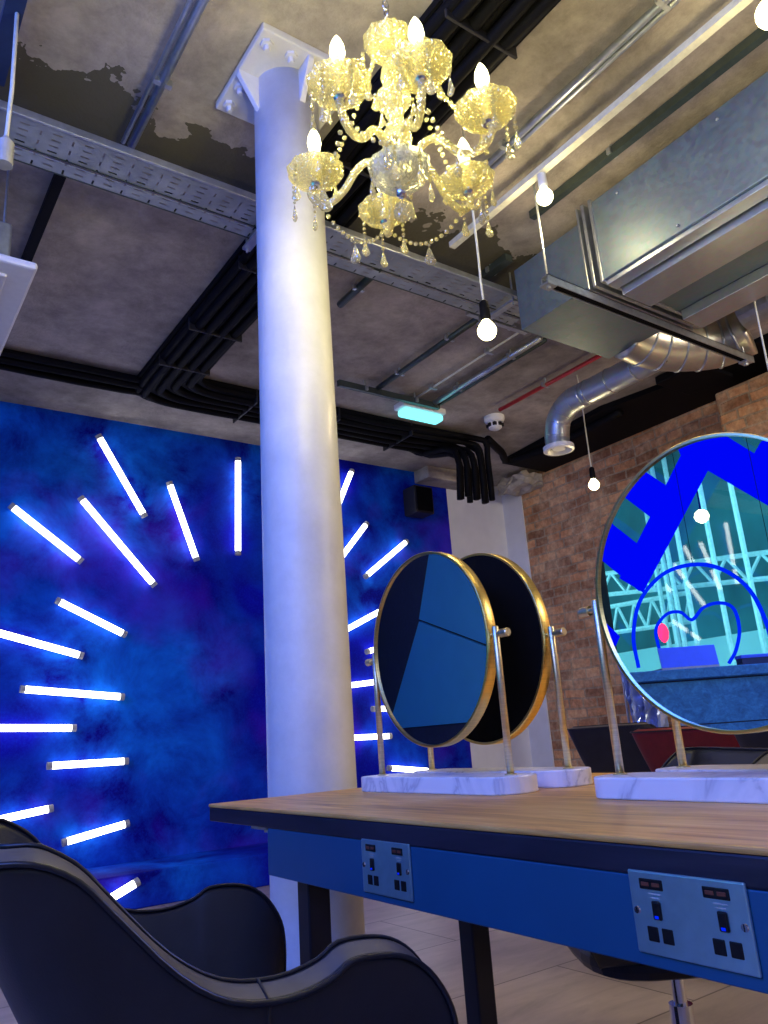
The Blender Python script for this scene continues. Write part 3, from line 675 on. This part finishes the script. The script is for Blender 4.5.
b = NB(); lathe(b, [(.020, 0), (.026, 0), (.026, .085), (.012, .10), (.008, .11)], (a.x, a.y, zb), 20); build('socket_shell', b, M['cap'], cs, smooth=False)
b = NB(); lathe(b, [(.0, .002), (.019, .002), (.019, .01), (0, .01)], (a.x, a.y, zb), 16); build('socket_mouth', b, M['slot'], cs)

# white plinth in front of the mural
b = NB(); box(b, (-.7, 3.95, 0), (.98, 4.35, .33)); pl_ = build('plinth', b, M['white'], bevel=.008)
tag(pl_, 'low white plinth on the floor behind the armchair at left', 'plinth')

# ------------------------------------------------------------------ table
TX0, TX1, TY0, TY1, TZ = .806, 1.745, -.75, 1.95, .75
tb = empty('long_table', (1.25, .6, 0), 'long wooden-topped shared table with blue steel apron and sockets', 'table')
b = NB(); box(b, (TX0, TY0, TZ-.008), (TX1, TY1, TZ)); build('tabletop', b, M['wood'], tb, bevel=.003)
b = NB(); box(b, (TX0+.002, TY0+.002, TZ-.040), (TX1-.002, TY1-.002, TZ-.008)); build('top_edge_core', b, M['edge'], tb, bevel=.003)
AX = .809; AZ0, AZ1 = .618, TZ-.040
b = NB(); box(b, (AX, TY0+.3, AZ0), (AX+.025, 1.61, AZ1)); build('apron', b, M['apron'], tb, bevel=.002)
b = NB(); box(b, (AX+.025, 1.585, AZ0), (1.32, 1.61, AZ1)); build('apron', b, M['apron'], tb)
b = NB(); box(b, (1.295, TY0+.3, AZ0), (1.32, 1.585, AZ1)); build('apron', b, M['apron'], tb)
for x, y in ((.865, 1.515), (1.268, 1.515), (.865, -.35), (1.268, -.35)):
    b = NB(); box(b, (x-.025, y-.025, 0), (x+.025, y+.025, AZ1)); build('leg', b, M['blacksteel'], tb, bevel=.004)
b = NB(); box(b, (.855, 1.72, TZ-.055), (.91, 1.80, TZ-.040)); box(b, (.87, 1.735, TZ-.063), (.895, 1.76, TZ-.055)); build('underside_bracket', b, M['plastic'], tb)
seat(tb)
def sock(yc, zc, label):
    t = empty('wall_socket', (AX, yc, zc), label, 'socket')
    X = AX-.004
    # plate drawn from the viewer's side: left in the photo is larger y
    b = NB(); box(b, (X, yc-.073, zc-.042), (AX, yc+.073, zc+.042)); build('face_plate', b, M['socket'], t, bevel=.003, seg=3)
    def pad(y, z, w, h, mat, name, dx=.0012, par=t, bev=.0018):
        b = NB(); box(b, (X-dx, y-w/2, z-h/2), (X+.001, y+w/2, z+h/2)); return build(name, b, mat, par, bevel=bev, seg=3)
    for s in (1, -1):
        cy = yc + s*.038 + (.004 if s > 0 else -.001)
        u = pad(cy, zc+.029, .031, .011, M['slot'], 'usb_port')
        for d in (-.007, .007): pad(cy+d, zc+.029, .010, .004, M['usb'], 'usb_slot', .0018, u, .0004)
        r = pad(cy-.004, zc+.0035, .011, .019, M['slot'], 'rocker_switch', .003)
        pad(cy-.004, zc-.003, .005, .003, M['neon'], 'switch_glow', .0036, r, .0004)
        pad(cy+.006, zc-.021, .014, .015, M['slot'], 'pin_hole'); pad(cy-.013, zc-.021, .014, .015, M['slot'], 'pin_hole')
        for k, w in enumerate((.016, .012)): pad(cy-.003, zc+.0195-.004*k, w, .0012, M['cap'], 'printed_mark', .0004, t, .0)
        b = NB(); lathe(b, [(.0045, 0), (.0035, .0015)], (X, yc+s*.0655, zc+.001), 14, ax=(-1,0,0)); sc = build('screw', b, M['chrome'], t)
        b = NB(); box(b, (X-.0018, yc+s*.0655-.0005, zc-.0025), (X-.0013, yc+s*.0655+.0005, zc+.0045)); build('screw_slot', b, M['slot'], sc)
    return seat(t)
sock(1.145, EZ-.2035, 'steel double socket on the apron below the left mirror pair')
sock(.562, EZ-.2010, 'steel double socket on the apron at the right, nearest the viewer')

# ------------------------------------------------------------------ vanity mirrors
def rounded_slab(bm, x0, x1, y0, y1, z0, z1, r, n=8, br=.004):
    pts = []
    for cx_, cy_, a0 in ((x1-r, y1-r, 0), (x0+r, y1-r, PI/2), (x0+r, y0+r, PI), (x1-r, y0+r, 1.5*PI)):
        for k in range(n+1): a = a0+PI/2*k/n; pts.append((cx_+r*math.cos(a), cy_+r*math.sin(a), z0))
    prism(bm, pts, (0,0,z1-z0))
def vanity(X, yc, front, label, R=.2365, zr=.21, yaw=0):
    zc = EZ+zr; s = -1 if front else 1       # s: side the glass faces
    t = empty('vanity_mirror', (X, yc, TZ), label, 'mirror')
    b = NB(); rounded_slab(b, X-.062, X+.062, yc-.295, yc+.295, TZ, TZ+.036, .055); build('marble_base', b, M['marble'], t, bevel=.003)
    ax = Vector((s, 0, 0)); fr = .012
    b = NB(); lathe(b, [(R-.006, fr+.001), (R, fr+.001), (R, -fr-.003), (R-.006, -fr-.003), (R-.006, fr+.001)], (X, yc, zc), 96, ax=ax, close=True); rim = build('rim', b, M['brass'], t, smooth=False, bevel=.0012)
    for p in rim.data.polygons: p.use_smooth = True
    b = NB(); lathe(b, [(0, fr-.004), (R-.005, fr-.004), (R-.005, fr-.007), (0, fr-.007)], (X, yc, zc), 96, ax=ax); build('mirror_glass', b, M['mirror'], t)
    b = NB(); lathe(b, [(0, -fr), (R-.005, -fr), (R-.005, fr-.008), (0, fr-.008)], (X, yc, zc), 96, ax=ax); build('back_disc', b, M['velvet'], t)
    for sy_ in (-1, 1):
        y = yc + sy_*(R+.013)
        b = NB(); lathe(b, [(.0078, 0), (.0078, zc+.012-TZ-.034), (.006, zc+.0145-TZ-.034)], (X, y, TZ+.034), 20); build('post', b, M['brasspole'], t, smooth=True)
        b = NB(); lathe(b, [(.0055, 0), (.0055, .034), (.0095, .034), (.0095, .056), (.008, .058)], (X, yc+sy_*(R-.004), zc-.004), 20, ax=(0, sy_, 0)); build('pivot_pin', b, M['brasspole'], t, smooth=False)
        b = NB(); lathe(b, [(.013, 0), (.013, .002), (.009, .003)], (X, y, TZ+.036), 20); build('post_foot', b, M['brasspole'], t)
    seat(t); t.rotation_euler.z += yaw
vanity(MX, 1.525, True, 'round brass mirror on marble base, front one of the left pair, reflecting blue')
vanity(1.385, 1.530, False, 'round brass mirror seen from its black back, behind the left front mirror', R=.243, zr=.213)
vanity(MX, .725, True, 'large round brass mirror at right reflecting blue window letters and scaffold', R=.244, zr=.215)
vanity(1.385, .725, False, 'round mirror hidden behind the large right mirror, only post and base showing')

# ------------------------------------------------------------------ tub chairs
def ease(a, b, t): t = max(0, min(1, t)); t = t*t*(3-2*t); return a+(b-a)*t
def make_chair(loc, rz, label, mat, lower=0., group=None):
    # local: faces +x, origin on the floor under the seat centre
    t = empty('tub_chair', (loc[0], loc[1], 0), label, 'chair', group); DZ = Vector((0, 0, -lower))
    H = lambda x: None
    xs = [(.290,.455,.305),(.292,.505,.306),(.286,.545,.307),(.264,.583,.308),(.235,.608,.309),(.20,.620,.31),(.15,.622,.31),(.12,.607,.31),(.065,.598,.31),(.0,.608,.31),(-.06,.645,.31),(-.122,.708,.31),(-.165,.752,.309),(-.21,.774,.305)]
    back = [(-.255,.776,.285),(-.278,.776,.25),(-.287,.776,.20),(-.290,.776,.12)]
    half = xs+back; rim = [Vector((x, -y, z)) for x, z, y in half] + [Vector((-.290, 0, .776))] + [Vector((x, y, z)) for x, z, y in reversed(half)]
    rim = catmull(rim, 3); n = len(rim); TH = .040
    # inward normals in plan
    nrm = []
    for i in range(n):
        d = rim[min(i+1, n-1)]-rim[max(i-1, 0)]; d.z = 0
        if d.length < 1e-6: d = Vector((1,0,0))
        d.normalize(); nn = Vector((d.y, -d.x, 0)); nrm.append(nn)
    for i in range(n):                        # keep the arm ends straight
        if rim[i].x > -.12: nrm[i] = Vector((0, 1 if rim[i].y < 0 else -1, 0))
    zb = .36
    bm = NB(); rows = []
    for j in range(7):                        # outer skin, bottom to rim
        f = j/6; L = []
        for i, p in enumerate(rim):
            bx = p.x*(.22 if p.x < 0 else .80); by = p.y*.80
            e = f; bulge = .012*math.sin(PI*f)
            L.append(Vector((bx+(p.x-bx)*e, by+(p.y-by)*e, zb+(p.z-zb)*f)) - nrm[i]*bulge)
        rows.append(L)
    rows.append([p+nrm[i]*.001+Vector((0,0,.001)) for i, p in enumerate(rim)])
    rows.append([p+nrm[i]*(TH-.002)+Vector((0,0,.016)) for i, p in enumerate(rim)])
    for j in range(5):
        f = 1-j/4; L = []
        for i, p in enumerate(rim):
            bx = p.x*(.30 if p.x < 0 else .78); by = p.y*.74; e = f
            L.append(Vector((bx+(p.x-bx)*e, by+(p.y-by)*e, zb+.03+(p.z+.014-zb-.03)*f)) + nrm[i]*TH)
        rows.append(L)
    V = [[bm.verts.new(p) for p in L] for L in rows]
    for j, (A, B) in enumerate(zip(V, V[1:])):
        for i in range(n-1): bm.faces.new((A[i], A[i+1], B[i+1], B[i])).material_index = 1 if j == 7 else 0
    for i in range(n-1): bm.faces.new((V[-1][i], V[-1][i+1], V[0][i+1], V[0][i]))
    for i in (0, n-1): bm.faces.new([r[i] for r in V])
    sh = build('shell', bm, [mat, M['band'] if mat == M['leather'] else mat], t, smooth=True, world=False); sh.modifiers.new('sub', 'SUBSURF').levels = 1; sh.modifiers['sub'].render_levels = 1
    b = NB(); tube(b, [p - nrm[i]*.002+Vector((0,0,.001)) for i, p in enumerate(rim)], .0035, 6); build('welt', b, M['welt'], t, smooth=True, world=False)
    b = NB(); tube(b, [p + nrm[i]*TH*.98+Vector((0,0,.015)) for i, p in enumerate(rim)], .0030, 6); build('welt', b, M['welt'], t, smooth=True, world=False)
    for s in (0, 1):
        i = min(range(n//2) if s == 0 else range(n//2, n), key=lambda q: abs(rim[q].x-.045))
        b = NB(); tube(b, [rows[j][i]-nrm[i]*.0005 for j in range(7)] + [rows[7][i], rows[8][i]], .0022, 5); build('seam', b, M['welt'], t, smooth=True, world=False)
    b = NB(); pts = []
    for k in range(28):
        a = 2*PI*k/28; pts.append((.07+.17*math.copysign(abs(math.cos(a))**.6, math.cos(a)), .195*math.copysign(abs(math.sin(a))**.6, math.sin(a)), .385))
    prism(b, pts, (0,0,.09)); build('seat_cushion', b, mat, t, bevel=.03, seg=4, smooth=True, world=False)
    b = NB(); prism(b, [(x*1.12-.02, y*1.28, .335) for x, y, z in pts], (0,0,.055)); build('seat_pan', b, M['blacksteel'], t, bevel=.02, world=False)
    b = NB(); lathe(b, [(.028, .10), (.028, .22), (.016, .22), (.016, .34)], (0,0,0), 20); build('gas_column', b, M['chrome'], t, smooth=False, world=False)
    b = NB(); lathe(b, [(.045, .085), (.05, .09), (.05, .125), (.035, .14)], (0,0,0), 20); build('hub', b, M['blacksteel'], t, world=False)
    for k in range(5):
        a = 2*PI*k/5+.3; d = Vector((math.cos(a), math.sin(a), 0))
        b = NB(); tube(b, [d*.03+Vector((0,0,.115)), d*.16+Vector((0,0,.10)), d*.29+Vector((0,0,.075))], [.020, .016, .012], 8); lg = build('leg', b, M['chrome'], t, smooth=True, world=False)
        b = NB(); c_ = d*.285+Vector((0,0,.028)); n_ = Vector((-d.y, d.x, 0)); lathe(b, [(.028, -.018), (.028, .018)], c_, 16, ax=n_); lathe(b, [(.008, .03), (.008, .072)], d*.285, 8); build('caster', b, M['slot'], lg, world=False)
    for o in C.objects:
        if o.parent is t and o.name.split('.')[0] in ('shell','welt','seam','seat_cushion','seat_pan'): o.location = DZ
    t.rotation_euler = (0, 0, rz)
    return t
make_chair((.432, 1.213), -.10, 'black leather tub armchair in the foreground pushed against the table front', M['leather'])
make_chair((1.76, 1.36), math.radians(145), 'black tub chair on chrome base under the far side of the table', M['leather'], lower=-.0)
make_chair((4.20, 3.32), .05, 'black tub chair beyond the table between the left and right mirrors', M['leather'], lower=-.08)
make_chair((3.50, 2.27), -.05, 'dark red tub chair beyond the table beside the right mirror post', M['redleather'], lower=-.05)
make_chair((3.05, 1.45), -.05, 'black tub chair behind the large right mirror, farther from the table', M['leather'], lower=-.04)

# ------------------------------------------------------------------ things by the brick wall
wp = empty('plastic_curtain', (5.1, 3.7, 0), 'crinkled blue plastic sheet on a stand by the brick wall, left of the right mirror', 'plastic sheet')
ya_, yb_ = 3.98, 3.66
b = NB(); nx, nz = 26, 30; G = []
for j in range(nz+1):
    z = 0.62+(1.74-.62)*j/nz; row = []
    for i in range(nx+1):
        f = i/nx; row.append(b.verts.new((5.05+.05*math.sin(f*19+.5*math.sin(z*3))+random.uniform(-.012,.012), ya_+(yb_-ya_)*f+.02*math.sin(z*5)+random.uniform(-.006,.006), z+random.uniform(-.008,.008))))
    G.append(row)
for j in range(nz):
    for i in range(nx): b.faces.new((G[j][i], G[j][i+1], G[j+1][i+1], G[j+1][i]))
o = build('sheet', b, M['wrap'], wp); m = o.modifiers.new('t', 'SOLIDIFY'); m.thickness = .004
b = NB(); tube(b, [(5.09, 4.03, 1.74), (5.09, 3.60, 1.74)], .012, 8); build('rail', b, M['steel'], wp)
for y in (4.01, 3.62):
    b = NB(); tube(b, [(5.09, y, 0), (5.09, y, 1.74)], .010, 6); build('post', b, M['steel'], wp)
b = NB(); box(b, (5.46, 3.42, .55), (5.50, 3.86, 1.02), 0); o = build('notice_board', b, M['poster'], bevel=.003)
tag(o, 'small blue and white board standing by the brick wall behind the red chair', 'board')
b = NB(); box(b, (5.455, 3.44, .88), (5.461, 3.84, 1.0)); build('white_band', b, M['plastic'], o)
b = NB(); box(b, (5.42, 3.30, 0), (5.62, 3.98, .55)); o = build('low_cabinet', b, M['paneld'], bevel=.006); tag(o, 'dark low cabinet standing against the brick wall', 'cabinet')
b = NB(); box(b, (5.412, 3.33, .05), (5.42, 3.63, .52)); build('door', b, M['blacksteel'], o)
b = NB(); box(b, (5.412, 3.65, .05), (5.42, 3.95, .52)); build('door', b, M['blacksteel'], o)

# ------------------------------------------------------------------ chandelier
CX, CY = 1.02, 1.245; Z0 = Z(1.4); RA = .245
ch = empty('chandelier', (CX, CY, Z0), 'six-armed crystal chandelier hanging above the long table', 'chandelier')
O = Vector((CX, CY, 0))
def cl(prof, name, mat, n=24, scal=None, smooth=True, par=ch, c=None):
    b = NB(); lathe(b, prof, c or (CX, CY, 0), n, scal=scal, close=True); return build(name, b, mat, par, smooth=smooth)
cl([(0.0, Z(2.5)), (.055, Z(2.5)), (.05, Z(2.46)), (.012, Z(2.44)), (0, Z(2.44))], 'ceiling_rose', M['chrome'])
b = NB()
for k in range(24):
    z = Z(1.80)+.0275*k; vert = k % 2; R2 = [(math.cos(2*PI*i/10)*.009, 0, math.sin(2*PI*i/10)*.017) if vert else (0, math.cos(2*PI*i/10)*.009, math.sin(2*PI*i/10)*.017) for i in range(10)]
    tube(b, [O+Vector((q[0], q[1], q[2]+z)) for q in R2], .0022, 5, closed=True)
build('chain', b, M['chrome'], ch, smooth=True)
# crown dish, vase, balls, hub, lower bowl
cl([(.012, Z(1.715)), (.035, Z(1.718)), (.056, Z(1.732)), (.067, Z(1.758)), (.065, Z(1.758)), (.054, Z(1.737)), (.034, Z(1.724)), (.012, Z(1.721))], 'crown_dish', M['crystalbowl'], 40, (10, [0,0,.01,.03,.03,.01,0,0]), smooth=False)
cl([(.010, Z(1.80)), (.012, Z(1.70)), (.016, Z(1.69)), (.026, Z(1.66)), (.029, Z(1.635)), (.020, Z(1.60)), (.014, Z(1.58))], 'upper_baluster', M['crystal'])
cl([(.018, Z(1.585)), (.044, Z(1.578)), (.046, Z(1.560)), (.026, Z(1.53)), (.018, Z(1.50)), (.020, Z(1.475))], 'vase_stem', M['crystal'], 16, smooth=False)
cl([(.018, Z(1.478)), (.034, Z(1.462)), (.039, Z(1.44)), (.034, Z(1.415)), (.018, Z(1.402))], 'cut_ball', M['crystal'], 18, smooth=False)
cl([(.020, Z(1.405)), (.032, Z(1.395)), (.040, Z(1.372)), (.036, Z(1.352)), (.0, Z(1.35))], 'hub', M['crystal'], 16)
cl([(.03, Z(1.352)), (.072, Z(1.362)), (.078, Z(1.360)), (.072, Z(1.335)), (.050, Z(1.310)), (.018, Z(1.298)), (0, Z(1.296))], 'lower_bowl', crystal('silvered_crystal_bowl', (.75,.82,1), .15), 40, (12, [0,.03,.03,.02,0,0,0]), smooth=True)
cl([(0, Z(1.298)), (.012, Z(1.292)), (.016, Z(1.282)), (.010, Z(1.272)), (0, Z(1.268))], 'finial', M['chrome'], 12)
cb_ = cl([(0, Z(1.205)), (.014, Z(1.209)), (.0235, Z(1.222)), (.0235, Z(1.236)), (.014, Z(1.249)), (0, Z(1.252))], 'crystal_ball', M['crystal'], 14, smooth=False)
b = NB(); tube(b, [O+Vector((0,0,Z(1.252))), O+Vector((0,0,Z(1.27)))], .002, 5); build('hook', b, M['chrome'], cb_)
def beads(P, r=.0072, step=.0135):
    b = NB(); P = catmull(P, 8); acc = step
    for i in range(1, len(P)):
        acc += (P[i]-P[i-1]).length
        if acc >= step: acc = 0; blob(b, P[i], r, sub=1)
    return build('bead_string', b, M['crystalarm'], ch)
def drop(p, L=.045, w=.011, sw=0):
    b = NB(); p = Vector(p); blob(b, p, .0045, sub=1)
    a = random.uniform(0, PI); c_, s_ = math.cos(a), math.sin(a)
    prof = [(0, 0), (.25, .12), (.7, .55), (1, .78), (.6, .93), (0, 1)]
    rings = []
    for w_, t in prof:
        z = p.z-.006-t*L
        if w_ == 0: rings.append([b.verts.new((p.x, p.y, z))]); continue
        rings.append([b.verts.new((p.x+(math.cos(q)*w*w_*c_ - math.sin(q)*w*.55*w_*s_), p.y+(math.cos(q)*w*w_*s_ + math.sin(q)*w*.55*w_*c_), z)) for q in [2*PI*k/8 for k in range(8)]])
    for A, B in zip(rings, rings[1:]):
        if len(A) == 1: [b.faces.new((A[0], B[k], B[(k+1)%8])) for k in range(8)]
        elif len(B) == 1: [b.faces.new((A[k], A[(k+1)%8], B[0])) for k in range(8)]
        else: [b.faces.new((A[k], A[(k+1)%8], B[(k+1)%8], B[k])) for k in range(8)]
    return build('crystal_drop', b, M['crystal'], ch)
ARMS = [(-114,.240),(-60.5,.233),(2,.237),(63,.246),(125,.226),(201,.240)]
cups = []
for k in range(6):
    a = math.radians(ARMS[k][0]); RA = ARMS[k][1]; d = Vector((math.cos(a), math.sin(a), 0)); cups.append(a)
    P = [(.025,-.045),(.055,-.012),(.085,.004),(.115,-.012),(.150,-.058),(.190,-.082),(.225,-.070),(.243,-.035),(RA,-.012)]
    b = NB(); tube(b, catmull([O+d*r+Vector((0,0,Z0+z)) for r, z in P], 5), .0098, 10); build('arm', b, M['crystalarm'], ch, smooth=True)
    c_ = O+d*RA+Vector((0,0,Z0))
    b = NB(); lathe(b, [(.008,-.018),(.014,-.012),(.034,-.008),(.052,.000),(.066,.012),(.074,.026),(.072,.028),(.064,.015),(.050,.004),(.034,-.003),(.010,-.006)], c_, 40, scal=(10, [0,0,.0,.01,.03,.035,.035,.03,.01,0,0]), close=True)
    cp = build('drip_cup', b, M['crystalbowl'], ch, smooth=False)
    b = NB(); lathe(b, [(.011,-.022),(.015,-.016),(.012,-.006),(.009,-.004)], c_, 12); build('collar', b, M['chrome'], cp)
    b = NB(); lathe(b, [(.0125, .002),(.0125,.083),(.010,.086)], c_, 16); cs_ = build('candle_sleeve', b, M['crystalarm'], ch, smooth=False)
    b = NB(); lathe(b, [(.009,.084),(.0145,.096),(.0185,.114),(.0160,.134),(.009,.152),(.002,.164),(0,.165)], c_, 18); build('candle_bulb', b, M['bulb'], ch, smooth=True)
    L = bpy.data.lights.new('candle_light', 'POINT'); L.energy = 6; L.color = (.97, .86, .32); L.shadow_soft_size = .02
    lo = bpy.data.objects.new('candle_light', L); C.objects.link(lo); lo.location = c_+Vector((0,0,.20))
    # drops round each cup, a bead string on alternate ones
    for j in range(5):
        q = a + (j-2)*1.05; p = c_ + Vector((math.cos(q), math.sin(q), 0))*.064 + Vector((0,0,.018))
        if j in (1, 2, 3):
            nb = (3, 5, 3)[j-1] + random.randint(0, 2); Q = p-Vector((0,0,.012*nb)); beads([p, p.lerp(Q, .5), Q], .0056, .013); drop(Q-Vector((0,0,.006)), .052, .0125)
        else: drop(p, .042, .0115)
    # swag from crown dish to the cup
    t_ = O+d*.072+Vector((0,0,Z(1.765))); s_ = O+d*.155+Vector((0,0,Z(1.47)))
    beads([t_, O+d*.085+Vector((0,0,Z(1.62))), s_, c_-d*.060+Vector((0,0,.022))], .0066)
for k in range(6):                           # swags between the cups, with a drop at the lowest point
    a0 = cups[k]; a1 = cups[(k+1) % 6]; a1 += 2*PI if a1 < a0 else 0; am = (a0+a1)/2
    pA = O+Vector((math.cos(a0),math.sin(a0),0))*(RA-.01)+Vector((0,0,Z0-.055)); pB = O+Vector((math.cos(a1),math.sin(a1),0))*(RA-.01)+Vector((0,0,Z0-.055))
    pm = O+Vector((math.cos(am),math.sin(am),0))*(RA-.045)+Vector((0,0,Z0-.135))
    beads([pA, pA.lerp(pm,.5)-Vector((0,0,.018)), pm, pB.lerp(pm,.5)-Vector((0,0,.018)), pB], .0066)
    drop(pm-Vector((0,0,.008)), .056, .018)
    q = O+Vector((math.cos(am),math.sin(am),0))*.074+Vector((0,0,Z(1.355))); Q = q-Vector((0,0,.03)); beads([q, q.lerp(Q,.5), Q], .0056, .013); drop(Q-Vector((0,0,.005)), .055, .014)
    q = O+Vector((math.cos(am),math.sin(am),0))*.050+Vector((0,0,Z(1.57))); drop(q, .045, .012)

# ------------------------------------------------------------------ lights
def area(name, loc, target, size, energy, color, sy=None):
    L = bpy.data.lights.new(name, 'AREA'); L.energy = energy; L.color = color; L.size = size
    if sy: L.shape = 'RECTANGLE'; L.size_y = sy
    o = bpy.data.objects.new(name, L); C.objects.link(o); o.location = loc
    o.rotation_euler = (Vector(target)-Vector(loc)).to_track_quat('-Z', 'Y').to_euler(); return o
area('window_sign_glow', (XL+.14, 1.0, 2.95), (2, 1.6, 1.3), 3.2, 105, (.03, .14, 1), .6)
area('ceiling_blue_fill', (XL+.15, .2, 2.2), (1.6, 2.6, 3.5), 2.6, 48, (.42, .50, 1), 1.2)  # added fill aimed up to brighten the left ceiling, no real source there
area('unseen_room_fill', (3.6, -1.2, 3.2), (4.9, 4.2, 1.5), 1.6, 230, (1, .86, .66), .8)  # added warm fill without a fixture, brightens the brick wall and white corner
area('unseen_room_fill', (1.4, -2.0, 3.2), (1.4, 1.5, .8), 1.4, 4, (.4, .55, 1), .6)  # added faint blue fill from behind the camera, no fixture
area('outside_cyan_fill', (-2.4, 3.0, 1.9), (-4.2, 3.6, 1.3), 2.5, 36, (.30, .95, 1), 2.)  # added cyan fill so the scenery outside the window shows in the mirror
area('outside_cyan_fill', (-2.5, 5.4, 2.0), (-4.2, 4.4, 1.6), 1.5, 22, (.35, .95, 1), 1.5)  # second added cyan fill on the facade, no lamp stands here
w = bpy.data.worlds.new('night'); bpy.context.scene.world = w; w.use_nodes = True
w.node_tree.nodes['Background'].inputs[0].default_value = (.05, .10, .22, 1); w.node_tree.nodes['Background'].inputs[1].default_value = .3

# ------------------------------------------------------------------ camera
cd = bpy.data.cameras.new('camera'); cam = bpy.data.objects.new('camera', cd); C.objects.link(cam)
cd.sensor_fit = 'VERTICAL'; cd.sensor_height = 36; cd.lens = F_PX/1024*36; cd.clip_start = .02; cd.clip_end = 100
Mx = Matrix.Identity(4)
for i in range(3): Mx[i][0] = R_[i]; Mx[i][1] = U_[i]; Mx[i][2] = -D_[i]; Mx[i][3] = EYE[i]
cam.matrix_world = Mx
sc = bpy.context.scene; sc.camera = cam
sc.view_settings.view_transform = 'Standard'; sc.view_settings.look = 'None'; sc.view_settings.gamma = 1; sc.view_settings.use_curve_mapping = False
sc.view_settings.exposure = 0.0
